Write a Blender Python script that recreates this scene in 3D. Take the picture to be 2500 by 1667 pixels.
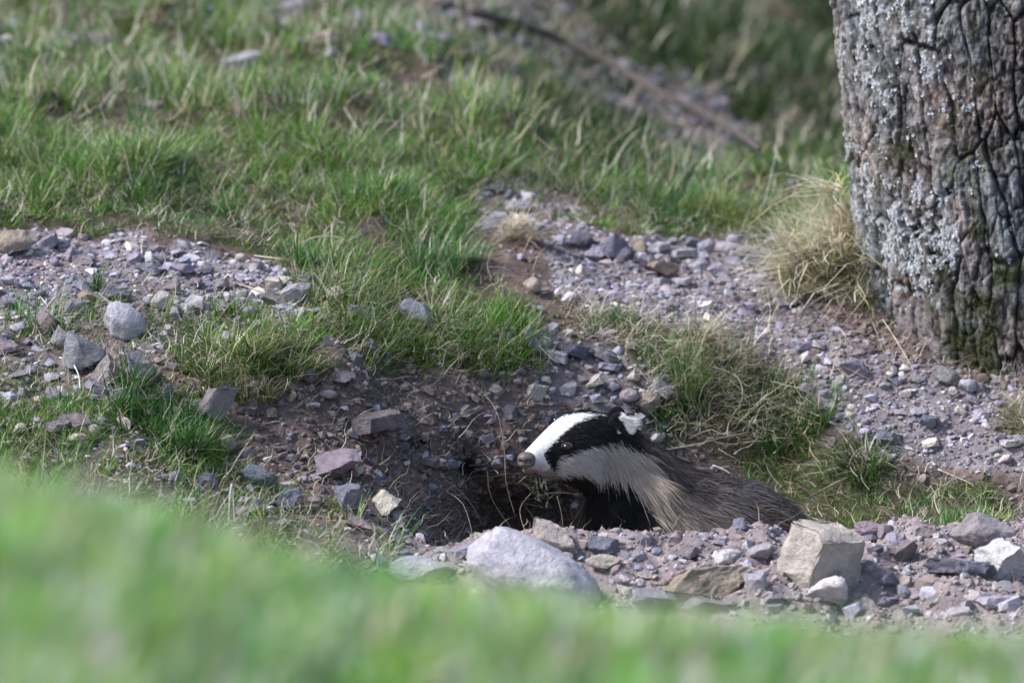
import bpy, bmesh, math
import numpy as np
from mathutils import Vector, Matrix
rng = np.random.default_rng(11)
scene = bpy.context.scene
for o in list(bpy.data.objects): bpy.data.objects.remove(o)

# ------------------------------------------------------------------ camera, sky, sun, exposure
PITCH = math.radians(7.0); DIST = 10.0; SW = 1.3333
S = SW / 2500.0                                   # metres per photo pixel at the focus distance
CY, CZ = -DIST * math.cos(PITCH), DIST * math.sin(PITCH)
cam_d = bpy.data.cameras.new('camera'); cam = bpy.data.objects.new('camera', cam_d)
scene.collection.objects.link(cam); scene.camera = cam
cam.location = (0, CY, CZ); cam.rotation_euler = (math.pi / 2 - PITCH, 0, 0)
cam_d.sensor_width = 36; cam_d.lens = 36 * DIST / SW
cam_d.clip_start = 0.1; cam_d.clip_end = 500
cam_d.dof.use_dof = True; cam_d.dof.focus_distance = 9.97; cam_d.dof.aperture_fstop = 4.7

SUN_EL, SUN_AZ = math.radians(46), math.radians(196)      # azimuth of the direction towards the sun, from +X
w = bpy.data.worlds.new('World'); scene.world = w; w.use_nodes = True
nt = w.node_tree; bg = nt.nodes['Background']
sky = nt.nodes.new('ShaderNodeTexSky'); sky.sky_type = 'NISHITA'; sky.sun_disc = False
sky.sun_elevation = SUN_EL; sky.sun_rotation = math.pi / 2 - SUN_AZ
sky.air_density = 1.0; sky.dust_density = 1.5
nt.links.new(sky.outputs[0], bg.inputs[0]); bg.inputs[1].default_value = 0.14
sd = bpy.data.lights.new('sun', 'SUN'); sd.energy = 3.4; sd.angle = math.radians(10.0); sd.color = (1, .975, .96)
so = bpy.data.objects.new('sun', sd); scene.collection.objects.link(so)
tosun = Vector((math.cos(SUN_EL) * math.cos(SUN_AZ), math.cos(SUN_EL) * math.sin(SUN_AZ), math.sin(SUN_EL)))
so.rotation_euler = tosun.to_track_quat('Z', 'Y').to_euler()
scene.view_settings.view_transform = 'Standard'; scene.view_settings.look = 'None'
scene.view_settings.gamma = 1; scene.view_settings.exposure = 0.74
scene.cycles.use_denoising = True
scene.cycles.max_bounces = 6; scene.cycles.diffuse_bounces = 3; scene.cycles.glossy_bounces = 2
scene.cycles.transmission_bounces = 3; scene.cycles.transparent_max_bounces = 4

# ------------------------------------------------------------------ helpers
F = np.array([0, math.cos(PITCH), -math.sin(PITCH)]); U = np.array([0, math.sin(PITCH), math.cos(PITCH)])
C0 = np.array([0, CY, CZ])
def ray(px, row):
    px = np.asarray(px, float); row = np.asarray(row, float)
    a = (px - 1250) * S / DIST; b = (833.5 - row) * S / DIST
    return np.stack([a, F[1] + b * U[1], F[2] + b * U[2]], -1)
def P(px, row, y):
    d = ray(px, row); t = (np.asarray(y, float) - CY) / d[..., 1]
    return C0 + d * t[..., None]
def proj(p):
    q = np.asarray(p) - C0; dep = q @ F
    return 1250 + q[..., 0] / dep * DIST / S, 833.5 - (q @ U) / dep * DIST / S
def zr(row, y): return float(P(1250, row, y)[2])

def _h(ix, iy, iz, seed):
    n = (ix * 374761393 + iy * 668265263 + iz * 2147483647 + seed * 1274126177) & 0xFFFFFFFF
    n = ((n ^ (n >> 13)) * 1274126177) & 0xFFFFFFFF
    n = ((n ^ (n >> 15)) * 2246822519) & 0xFFFFFFFF
    return ((n ^ (n >> 16)) & 0xFFFFFF) / float(0xFFFFFF)
def noise(x, y, z=0.0, seed=0):
    x, y, z = np.broadcast_arrays(np.asarray(x, float), np.asarray(y, float), np.asarray(z, float))
    fx, fy, fz = np.floor(x), np.floor(y), np.floor(z); ix, iy, iz = fx.astype(np.int64), fy.astype(np.int64), fz.astype(np.int64)
    u, v, t = x - fx, y - fy, z - fz
    u, v, t = u * u * (3 - 2 * u), v * v * (3 - 2 * v), t * t * (3 - 2 * t)
    r = 0
    for a in (0, 1):
        for b in (0, 1):
            for c in (0, 1):
                r = r + _h(ix + a, iy + b, iz + c, seed) * (u if a else 1 - u) * (v if b else 1 - v) * (t if c else 1 - t)
    return r * 2 - 1
def fbm(x, y, z=0.0, o=4, seed=0):
    r = 0; a = 1.0; f = 1.0
    for k in range(o):
        r = r + a * noise(np.asarray(x) * f + 13.7 * k, np.asarray(y) * f + 7.1 * k, np.asarray(z) * f, seed + k); a *= .5; f *= 2.03
    return r
def worley(x, y, seed=0):
    ix, iy = np.floor(x).astype(np.int64), np.floor(y).astype(np.int64)
    f1 = np.full(x.shape, 9.); f2 = np.full(x.shape, 9.); cid = np.zeros(x.shape)
    for a in (-1, 0, 1):
        for b in (-1, 0, 1):
            jx = _h(ix + a, iy + b, ix * 0, seed); jy = _h(ix + a, iy + b, ix * 0, seed + 5); c = _h(ix + a, iy + b, ix * 0, seed + 9)
            d = np.hypot(ix + a + .1 + .8 * jx - x, iy + b + .1 + .8 * jy - y)
            n = d < f1
            f2 = np.where(n, f1, np.minimum(f2, d)); cid = np.where(n, c, cid); f1 = np.where(n, d, f1)
    return f1, f2, cid
def inpoly(x, y, poly):
    r = np.zeros(np.shape(x), bool); n = len(poly)
    for i in range(n):
        (x1, y1), (x2, y2) = poly[i], poly[(i + 1) % n]
        if y1 == y2: continue
        r ^= ((y1 > y) != (y2 > y)) & (x < (x2 - x1) * (y - y1) / (y2 - y1) + x1)
    return r
def sstep(a, b, x):
    t = np.clip((x - a) / (b - a), 0, 1); return t * t * (3 - 2 * t)
def norm(v): return v / np.maximum(np.linalg.norm(v, axis=-1, keepdims=True), 1e-9)

def mesh_np(name, verts, quads=None, tris=None, col=None, smooth=True):
    me = bpy.data.meshes.new(name)
    verts = np.asarray(verts, np.float32).reshape(-1, 3)
    idx = []; st = []; n = 0
    for f, k in ((quads, 4), (tris, 3)):
        if f is not None and len(f):
            f = np.asarray(f, np.int32).reshape(-1, k); idx.append(f.ravel()); st.append(n + np.arange(len(f)) * k); n += f.size
    idx = np.concatenate(idx).astype(np.int32); st = np.concatenate(st).astype(np.int32)
    me.vertices.add(len(verts)); me.vertices.foreach_set('co', verts.ravel())
    me.loops.add(len(idx)); me.loops.foreach_set('vertex_index', idx)
    me.polygons.add(len(st)); me.polygons.foreach_set('loop_start', st)
    me.polygons.foreach_set('use_smooth', np.full(len(st), smooth))
    if col is not None:
        at = me.color_attributes.new('Col', 'FLOAT_COLOR', 'POINT')
        c = np.ones((len(verts), 4), np.float32); c[:, :3] = col
        at.data.foreach_set('color', c.ravel())
    me.update(calc_edges=True); me.validate()
    return me
def link(name, data, mat=None, parent=None, **props):
    o = bpy.data.objects.new(name, data); scene.collection.objects.link(o)
    if mat is not None and data is not None and not data.materials: data.materials.append(mat)
    if parent is not None: o.parent = parent
    for k, v in props.items(): o[k] = v
    return o

# ------------------------------------------------------------------ materials
def mat_new(name):
    m = bpy.data.materials.new(name); m.use_nodes = True
    return m, m.node_tree, m.node_tree.nodes['Principled BSDF']
def nn(nt, t, **kw):
    n = nt.nodes.new(t)
    for k, v in kw.items(): setattr(n, k, v)
    return n
def mat_attr(name, rough=.85, spec=.25, var=.35, nscale=60, bump=.3, bscale=220, bdist=.002, src='attr', speck=0.0):
    m, nt, b = mat_new(name); L = nt.links.new
    tc = nn(nt, 'ShaderNodeTexCoord')
    if src == 'attr':
        a = nn(nt, 'ShaderNodeAttribute', attribute_name='Col'); col = a.outputs['Color']
    else:
        a = nn(nt, 'ShaderNodeObjectInfo'); col = a.outputs['Color']
    n1 = nn(nt, 'ShaderNodeTexNoise'); n1.inputs['Scale'].default_value = nscale; n1.inputs['Detail'].default_value = 6; n1.inputs['Roughness'].default_value = .65
    L(tc.outputs['Object'], n1.inputs['Vector'])
    mr = nn(nt, 'ShaderNodeMapRange'); mr.inputs[1].default_value = .25; mr.inputs[2].default_value = .75
    mr.inputs[3].default_value = 1 - var; mr.inputs[4].default_value = 1 + var
    L(n1.outputs['Fac'], mr.inputs[0])
    mx = nn(nt, 'ShaderNodeMix', data_type='RGBA', blend_type='MULTIPLY'); mx.inputs[0].default_value = 1
    L(col, mx.inputs[6]); L(mr.outputs[0], mx.inputs[7])
    out = mx.outputs[2]
    if speck > 0:
        n3 = nn(nt, 'ShaderNodeTexNoise'); n3.inputs['Scale'].default_value = 35; n3.inputs['Detail'].default_value = 8; n3.inputs['Roughness'].default_value = .7
        L(tc.outputs['Object'], n3.inputs['Vector'])
        r3 = nn(nt, 'ShaderNodeMapRange'); r3.inputs[1].default_value = .52; r3.inputs[2].default_value = .68; r3.inputs[4].default_value = speck
        L(n3.outputs['Fac'], r3.inputs[0])
        m3 = nn(nt, 'ShaderNodeMix', data_type='RGBA'); L(r3.outputs[0], m3.inputs[0]); L(out, m3.inputs[6]); m3.inputs[7].default_value = (.27, .215, .19, 1)
        out = m3.outputs[2]
    L(out, b.inputs['Base Color'])
    b.inputs['Roughness'].default_value = rough; b.inputs['Specular IOR Level'].default_value = spec
    if bump > 0:
        n2 = nn(nt, 'ShaderNodeTexNoise'); n2.inputs['Scale'].default_value = bscale; n2.inputs['Detail'].default_value = 5; n2.inputs['Roughness'].default_value = .7
        L(tc.outputs['Object'], n2.inputs['Vector'])
        bp = nn(nt, 'ShaderNodeBump'); bp.inputs['Strength'].default_value = bump; bp.inputs['Distance'].default_value = bdist
        L(n2.outputs['Fac'], bp.inputs['Height']); L(bp.outputs[0], b.inputs['Normal'])
    return m
def mat_blade(name, trans=.35, rough=.55):
    m, nt, b = mat_new(name); L = nt.links.new
    a = nn(nt, 'ShaderNodeAttribute', attribute_name='Col')
    L(a.outputs['Color'], b.inputs['Base Color']); b.inputs['Roughness'].default_value = rough; b.inputs['Specular IOR Level'].default_value = .3
    t = nn(nt, 'ShaderNodeBsdfTranslucent'); L(a.outputs['Color'], t.inputs['Color'])
    ms = nn(nt, 'ShaderNodeMixShader'); ms.inputs[0].default_value = trans
    L(b.outputs[0], ms.inputs[1]); L(t.outputs[0], ms.inputs[2]); L(ms.outputs[0], nt.nodes['Material Output'].inputs['Surface'])
    return m
M_ground = mat_attr('earth', .95, .15, .45, 70, .9, 190, .006)
M_stone = mat_attr('stone', .92, .15, .5, 38, 1.0, 150, .008, src='obj', speck=.55)
M_pebble = mat_attr('pebble', .85, .25, .3, 90, .4, 300, .0012)
M_crumb = mat_attr('soil_crumb', .95, .1, .35, 200, .5, 500, .001)
M_grass = mat_blade('grass_blade', .28, .4)
M_straw = mat_blade('straw_blade', .22, .45)
M_bark = mat_attr('bark', .95, .12, .5, 140, 1.0, 260, .005)
M_lichen = mat_attr('lichen', .95, .1, .2, 150, .3, 400, .001)
M_wood = mat_attr('dry_wood', .8, .2, .3, 120, .4, 300, .001)

# ------------------------------------------------------------------ terrain (one sheet)
COLS = [
 (-700, [(1500,-.6),(1250,-.4),(1130,-.28),(1000,-.1),(900,.02),(800,.12),(740,.18),(650,.27),(560,.40),(400,.75),(250,1.2),(100,1.8),(0,2.2),(-200,3.2)]),
 (0,    [(1500,-.6),(1250,-.4),(1130,-.28),(1000,-.1),(900,.02),(800,.12),(740,.18),(650,.27),(560,.40),(400,.75),(250,1.2),(100,1.8),(0,2.2),(-200,3.2)]),
 (300,  [(1500,-.6),(1300,-.42),(1130,-.26),(1010,-.1),(900,.0),(800,.1),(740,.17),(650,.28),(560,.42),(400,.76),(250,1.22),(100,1.8),(0,2.2),(-200,3.2)]),
 (600,  [(1500,-.55),(1330,-.38),(1240,-.26),(1150,-.13),(1080,-.09),(1000,-.05),(930,-.01),(885,.02),(850,.10),(740,.22),(650,.33),(560,.48),(400,.8),(250,1.25),(100,1.85),(0,2.3),(-200,3.3)]),
 (850,  [(1500,-.5),(1400,-.4),(1320,-.28),(1250,-.2),(1200,-.10),(1120,-.04),(1000,.01),(920,.04),(865,.07),(840,.13),(780,.2),(700,.29),(600,.46),(500,.64),(400,.85),(250,1.3),(100,1.9),(0,2.4),(-200,3.4)]),
 (1050, [(1520,-.5),(1400,-.34),(1345,-.25),(1360,-.12),(1350,-.02),(1250,.04),(1120,.08),(1000,.12),(900,.17),(820,.23),(740,.31),(640,.45),(540,.62),(450,.85),(350,1.15),(200,1.7),(0,2.7),(-200,3.8)]),
 (1200, [(1600,-.55),(1450,-.42),(1345,-.27),(1325,-.22),(1420,-.12),(1450,0),(1380,.08),(1250,.11),(1100,.14),(980,.17),(880,.22),(800,.29),(720,.39),(640,.52),(560,.68),(480,.88),(400,1.15),(250,1.75),(0,3.0),(-200,4.2)]),
 (1400, [(1600,-.58),(1450,-.42),(1325,-.26),(1300,-.21),(1450,-.1),(1490,.02),(1400,.12),(1250,.16),(1100,.19),(980,.22),(880,.27),(800,.35),(720,.46),(640,.6),(560,.76),(480,.98),(420,1.3),(430,1.7),(300,2.3),(0,3.4),(-200,4.6)]),
 (1530, [(1600,-.58),(1450,-.42),(1300,-.26),(1272,-.21),(1450,-.1),(1490,.02),(1400,.14),(1250,.18),(1100,.21),(980,.24),(880,.29),(800,.36),(720,.48),(640,.62),(560,.78),(480,1.0),(430,1.3),(440,1.7),(300,2.4),(0,3.6),(-200,4.8)]),
 (1700, [(1620,-.6),(1450,-.42),(1330,-.26),(1318,-.21),(1480,-.1),(1500,.08),(1350,.19),(1220,.22),(1100,.25),(980,.28),(880,.33),(800,.4),(720,.51),(640,.66),(575,.8),(510,1.0),(440,1.35),(450,1.8),(300,2.6),(0,3.9),(-200,5)]),
 (1880, [(1650,-.62),(1450,-.42),(1320,-.25),(1305,-.2),(1440,-.1),(1440,.08),(1290,.18),(1200,.22),(1100,.26),(980,.3),(880,.36),(800,.43),(720,.53),(650,.65),(590,.78),(520,.98),(450,1.35),(470,1.9),(300,2.8),(0,4.2),(-200,5.3)]),
 (2100, [(1650,-.62),(1480,-.45),(1330,-.27),(1285,-.2),(1330,-.08),(1290,.06),(1220,.14),(1120,.19),(1000,.25),(900,.31),(830,.355),(760,.405),(700,.45),(640,.50),(570,.62),(480,.85),(440,1.2),(480,1.9),(300,3),(0,4.4),(-200,5.5)]),
 (2240, [(1660,-.63),(1490,-.46),(1340,-.27),(1280,-.2),(1315,-.08),(1275,.06),(1200,.13),(1100,.19),(1000,.24),(930,.28),(870,.315),(810,.36),(750,.42),(690,.48),(600,.62),(480,1.0),(480,1.9),(300,3),(0,4.4),(-200,5.5)]),
 (2400, [(1680,-.64),(1500,-.46),(1350,-.28),(1275,-.2),(1300,-.08),(1260,.06),(1180,.12),(1080,.18),(980,.25),(920,.3),(850,.37),(770,.46),(680,.56),(600,.72),(480,1.1),(480,1.9),(300,3),(0,4.4),(-200,5.5)]),
 (3200, [(1680,-.64),(1500,-.46),(1350,-.28),(1275,-.2),(1300,-.08),(1260,.06),(1180,.12),(1080,.18),(980,.25),(920,.3),(850,.37),(770,.46),(680,.56),(600,.72),(480,1.1),(480,1.9),(300,3),(0,4.4),(-200,5.5)]),
]
HUMP = ([-700, 0, 300, 600, 1000, 1400, 1800, 2200, 2500, 3200], [.418, .407, .385, .350, .312, .294, .284, .272, .262, .256])
def hump(px): return np.interp(px, *HUMP)
def geo(a, b, d0, g):
    r = [a]; d = d0
    while r[-1] < b: r.append(r[-1] + d); d *= g
    return r
gx = np.arange(-.86, .8601, .0065)
right = np.array(geo(gx[-1], 40, .012, 1.22)[1:]); gx = np.concatenate([-right[::-1] - (gx[-1] + gx[0]), gx, right])
gy = np.arange(-.66, .9, .0065)
bk = geo(gy[-1], 3.6, .01, 1.004); bk2 = geo(bk[-1], 60, .03, 1.2)[1:]
fr = -np.array(geo(-gy[0], 7.5, .012, 1.05)[1:])[::-1]; fr2 = -np.array(geo(-fr[0], 45, .3, 1.3)[1:])[::-1]
gy = np.concatenate([fr2, fr, gy, bk[1:], bk2])
X, Y = np.meshgrid(gx, gy)                       # [iy, ix]
Dp = np.maximum((Y - CY) * math.cos(PITCH) + CZ * math.sin(PITCH), 2.0)
PXg = 1250 + X / Dp * DIST / S
PXw = np.clip(PXg + 22 * noise(X * 9, Y * 9, 0, 3) + 12 * noise(X * 25, Y * 25, 0, 4), -650, 3150)
prof = []
for px, pts in COLS:
    hz = float(hump(px))
    ys = [-60, -12, -7, -5.2, -4.5, -4.1, -3.5, -2.4, -1.2]; zs = [.3, .34, hz - .0, hz, hz, hz - .01, hz - .16, -.22, -.42]
    for r, y in pts: ys.append(y); zs.append(zr(r, y))
    sl = (zs[-1] - zs[-2]) / (ys[-1] - ys[-2])
    ys += [ys[-1] + 2, 70]; zs += [zs[-1] + 2 * sl, zs[-1] + 2 * sl + 6]
    z = np.interp(gy, ys, zs)
    k = np.exp(-.5 * (np.arange(-4, 5) / 1.6) ** 2); k /= k.sum()
    zz = np.convolve(np.pad(z, 4, mode='edge'), k, 'valid'); fine = (gy > -.64) & (gy < 3.2); z = np.where(fine, zz, z)
    prof.append(z)
prof = np.array(prof); cpx = np.array([c[0] for c in COLS], float)
ci = np.clip(np.searchsorted(cpx, PXw) - 1, 0, len(cpx) - 2)
tt = (PXw - cpx[ci]) / (cpx[ci + 1] - cpx[ci]); tt = np.clip(tt, 0, 1); tt = .5 * tt + .5 * tt * tt * (3 - 2 * tt)
iy = np.arange(len(gy))[:, None] + 0 * ci
Z = prof[ci, iy] * (1 - tt) + prof[ci + 1, iy] * tt
near = np.exp(-((Y - .5) / 3.5) ** 2)
Z = Z + near * (.012 * fbm(X * 7, Y * 7, 0, 3, 20) + .0045 * fbm(X * 38, Y * 38, 0, 3, 30)) + (1 - near) * .03 * fbm(X * 1.5, Y * 1.5, 0, 3, 25)
hum = sstep(.25, .6, Y) * (1 - sstep(4, 5, Y)) * (1 - sstep(1100, 1350, PXg) * (1 - sstep(.9, 1.2, Y)))
Z = Z + hum * (.030 * np.maximum(fbm(X * 5.5, Y * 4.0, 0, 2, 40), -.2) + .016 * np.maximum(fbm(X * 14, Y * 9, 0, 2, 43), -.1))
far = np.maximum(np.hypot(X, Y) - 8, 0); Z = Z + .06 * far * fbm(X * .2, Y * .2, 0, 3, 50)
heapm = sstep(-.62, -.4, Y) * (1 - sstep(-.17, -.1, Y)) * sstep(950, 1100, PXg)
Z = Z + sstep(-.05, 0, Y) * (1 - sstep(.2, .3, Y)) * sstep(500, 600, PXg) * (1 - sstep(1250, 1400, PXg)) * (.008 * fbm(X * 30, Y * 30, 0, 4, 61) + .008 * noise(X * 14, Y * 20, 0, 62)) + heapm * (.012 * fbm(X * 22, Y * 22, 0, 4, 60) + .006 * np.abs(noise(X * 60, Y * 60, 0, 66)))
GP = np.stack([X, Y, Z], -1)
# burrow: the back wall of the pit is pushed in, so that it is a real dark hollow under the turf
pxv, rowv = proj(GP)
wallm = (Y > .02) & (Y < .24)
def pit(cx, cr, rx, rr, dep, y0, y1):
    m = np.exp(-(((pxv - cx) / rx) ** 2) ** 1.5 - (((rowv - cr) / rr) ** 2) ** 1.5) * ((Y > y0) & (Y < y1))
    GP[..., 1] += dep * m; GP[..., 2] -= .02 * m * dep / .3
pit(1255, 1305, 145, 115, .17, .02, .22)
pit(1142, 1150, 26, 24, .10, .03, .2)
pit(1010, 1085, 30, 16, .03, -.02, .2)
ny, nx = Z.shape
vid = np.arange(ny * nx).reshape(ny, nx)
quads = np.stack([vid[:-1, :-1], vid[:-1, 1:], vid[1:, 1:], vid[1:, :-1]], -1).reshape(-1, 4)

# cover masks, in the photo's pixel grid as projected on the bank
POLY = dict(
 main=[(-900,-2000),(-900,545),(0,552),(160,570),(330,560),(450,590),(560,585),(660,635),(740,655),(850,680),(900,720),(1050,760),(1190,800),(1290,840),(1280,760),(1200,660),(1120,600),(1110,540),(1200,530),(1330,545),(1480,560),(1700,588),(1890,600),(2000,650),(2160,700),(2600,690),(3400,600),(3400,-2000)],
 hang=[(740,680),(880,690),(1290,830),(1340,880),(1250,915),(1080,890),(900,890),(800,800)],
 tuft=[(395,800),(560,770),(760,800),(850,860),(810,925),(600,915),(430,900)],
 lowleft=[(-300,960),(60,930),(240,925),(330,905),(480,970),(560,1060),(560,1150),(300,1230),(-300,1230)],
 sparse=[(-300,770),(0,790),(250,760),(420,720),(640,730),(830,740),(830,800),(560,800),(400,820),(330,900),(230,920),(-300,960)],
 botmid=[(200,1160),(560,1140),(700,1230),(880,1290),(1010,1345),(900,1450),(200,1450)],
 rightb=[(1560,830),(1760,820),(1880,870),(1980,960),(2040,1050),(1990,1120),(1900,1180),(1780,1160),(1650,1080),(1570,1000)],
 rightlow=[(1800,1150),(1880,1090),(2020,1100),(2200,1185),(2440,1180),(2500,1300),(1900,1310)],
 edge=[(2420,1000),(2560,960),(2900,940),(2900,1110),(2480,1100)],
 middry=[(1340,720),(1480,760),(1640,800),(1640,850),(1500,860),(1380,800)],
 clump=[(1900,680),(1930,600),(2000,540),(2110,540),(2200,660),(2200,760),(2080,750),(1960,720)],
 stony=[(1170,450),(1300,440),(1430,470),(1440,560),(1180,560)],
 bare1=[(940,-60),(1290,-60),(1340,120),(1250,170),(1000,90)], bare2=[(1180,110),(1330,110),(1560,170),(1760,190),(1830,330),(1790,420),(1500,300)],
 bare3=[(470,-60),(760,-60),(760,90),(640,60)],
 gleft=[(-500,560),(150,572),(480,598),(700,660),(780,730),(640,760),(500,760),(300,790),(0,810),(-500,800)],
 gpath=[(1370,555),(1890,588),(1900,680),(1990,760),(2120,840),(2280,890),(2500,960),(2900,1000),(2900,1200),(2350,1150),(2120,1080),(2020,1000),(1900,880),(1640,800),(1420,760),(1330,680)],
 gmid=[(1220,790),(1480,800),(1660,900),(1640,990),(1540,1030),(1380,980),(1230,900)],
 gtop=[(1160,440),(1440,450),(1450,560),(1180,560)],
)
def cover(px, row, y):
    """soft densities of grass, straw, gravel per ground point"""
    jx = px + 30 * noise(px * .018, row * .03, 0, 71) + 14 * noise(px * .06, row * .1, 0, 72)
    jr = row + 20 * noise(px * .02, row * .03, 0, 73) + 9 * noise(px * .07, row * .1, 0, 74)
    q = {k: inpoly(jx, jr, v) for k, v in POLY.items()}
    bank = y > -.13 + .2 * (px < 950) * 0
    left = (px < 960) & (y > -.5)
    on = bank | left
    g = np.zeros(px.shape); s = np.zeros(px.shape); v = np.zeros(px.shape)
    def put(k, gg, ss): 
        m = q[k]; g[m] = gg; s[m] = ss
    put('sparse', .30, .14); put('lowleft', .85, .18); put('botmid', .45, .3)
    put('main', 1.0, .2); put('hang', 1.0, .34); put('tuft', 1.0, .26); put('rightb', .5, .4); put('rightlow', 1.1, .15)
    put('edge', .5, .5); put('middry', .3, .4); put('clump', .35, 1.0)
    m = q['stony']; g[m] *= .25; s[m] *= .6
    for k in ('bare1', 'bare2', 'bare3'): m = q[k]; g[m] *= .28; s[m] *= 1.2; v[m] = np.maximum(v[m], .35)
    v[q['gleft']] = 1.0; v[q['gpath']] = .9; v[q['gmid']] = .55; v[q['gtop']] = .5
    v[q['sparse']] = np.maximum(v[q['sparse']], .5); v[q['lowleft'] | q['botmid']] = np.maximum(v[q['lowleft'] | q['botmid']], .25)
    pat = .5 + .8 * sstep(-.5, .5, fbm(px * .011, row * .02, 0, 3, 90))
    g *= pat
    fg = y < -2.6
    g = np.where(fg, 1.0, np.where(on, g, 0)); s = np.where(fg, .2, np.where(on, s, 0)); v = np.where(on & ~fg, v, 0)
    return g, s, v
pxv, rowv = proj(GP)
Gd, Sd, Vd = cover(pxv.ravel(), rowv.ravel(), Y.ravel())
Gd, Sd, Vd = (a.reshape(Y.shape) for a in (Gd, Sd, Vd))
n1 = fbm(X * 14, Y * 14, Z * 14, 4, 101)[..., None]; n2 = fbm(X * 55, Y * 55, Z * 55, 3, 103)[..., None]
soil = np.array([.155, .115, .105]) * (1 + .25 * n1 + .2 * n2)
dust = np.array([.225, .197, .212]) * (1 + .2 * n1 + .2 * n2)
litter = np.array([.06, .055, .034]) * (1 + .3 * n1 + .3 * n2)
heapc = np.array([.30, .25, .26]) * (1 + .18 * n1 + .25 * n2)
gc = soil + (dust - soil) * np.clip(Vd * 1.1, 0, 1)[..., None]
gc = gc + (litter - gc) * np.clip(Gd * .9 + Sd * .3, 0, 1)[..., None]
hm = np.clip(heapm + sstep(-.6, -.45, Y) * (1 - sstep(-.2, -.12, Y)) * sstep(800, 1000, PXg), 0, 1)[..., None]
gc = gc + (heapc - gc) * hm
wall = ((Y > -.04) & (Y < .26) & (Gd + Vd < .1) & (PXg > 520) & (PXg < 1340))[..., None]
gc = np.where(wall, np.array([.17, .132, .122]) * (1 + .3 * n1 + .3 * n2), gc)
red = sstep(.15, .6, fbm(X * 6, Y * 6, Z * 6, 3, 107))[..., None]
gc = gc * (1 + red * np.array([.06, -.02, -.04]))
gc = np.clip(gc, .015, .7)
ground = link('ground', mesh_np('ground', GP.reshape(-1, 3), quads, None, gc.reshape(-1, 3)), M_ground, kind='structure',
              label='stony earth bank with a dug burrow, bare gravel paths and turf')

# area sampling on the sheet
cc = .25 * (GP[:-1, :-1] + GP[1:, :-1] + GP[:-1, 1:] + GP[1:, 1:])
e1 = GP[:-1, 1:] - GP[:-1, :-1]; e2 = GP[1:, :-1] - GP[:-1, :-1]
cn = np.cross(e1, e2); ca = np.linalg.norm(cn, axis=-1); cn = norm(cn)
c_px, c_row = proj(cc); cY = cc[..., 1]
cG, cS, cV = (.25 * (a[:-1, :-1] + a[1:, :-1] + a[:-1, 1:] + a[1:, 1:]) for a in (Gd, Sd, Vd))
inv = (c_px > -260) & (c_px < 2760) & (c_row > -260) & (c_row < 1900) & (cY > -8) & (cY < 5.5)
TREE_C = None
def sample(n, wgt):
    w = (np.clip(wgt, 0, None) * ca * inv).ravel(); cs = np.cumsum(w); i = np.searchsorted(cs, rng.random(n) * cs[-1]); i = np.clip(i, 0, w.size - 1)
    r, c = np.divmod(i, nx - 1); a, b = rng.random(n)[:, None], rng.random(n)[:, None]
    p = GP[r, c] * (1 - a) * (1 - b) + GP[r, c + 1] * a * (1 - b) + GP[r + 1, c] * (1 - a) * b + GP[r + 1, c + 1] * a * b
    return p, cn[r, c], c_px[r, c], c_row[r, c]
def terr(x, y):
    x = np.asarray(x, float); y = np.asarray(y, float)
    i = np.clip(np.searchsorted(gx, x) - 1, 0, nx - 2); j = np.clip(np.searchsorted(gy, y) - 1, 0, ny - 2)
    a = (x - gx[i]) / (gx[i + 1] - gx[i]); b = (y - gy[j]) / (gy[j + 1] - gy[j])
    return Z[j, i] * (1 - a) * (1 - b) + Z[j, i + 1] * a * (1 - b) + Z[j + 1, i] * (1 - a) * b + Z[j + 1, i + 1] * a * b
def cast(px, row, y0=-.62, y1=5.0):
    """where the line of sight through a photo pixel meets the bank"""
    px = np.atleast_1d(np.asarray(px, float)); row = np.atleast_1d(np.asarray(row, float))
    d = ray(px, row); d = d / d[:, 1:2]; hit = np.full(len(px), np.nan)
    for y in np.concatenate([np.arange(y0, 1.0, .003), np.arange(1.0, y1, .012)]):
        q = C0 + d * (y - CY); m = np.isnan(hit) & (q[:, 2] <= terr(q[:, 0], np.full(len(px), y)))
        hit[m] = y
        if not np.isnan(hit).any(): break
    hit[np.isnan(hit)] = y1
    return C0 + d * (hit - CY)[:, None]

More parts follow.
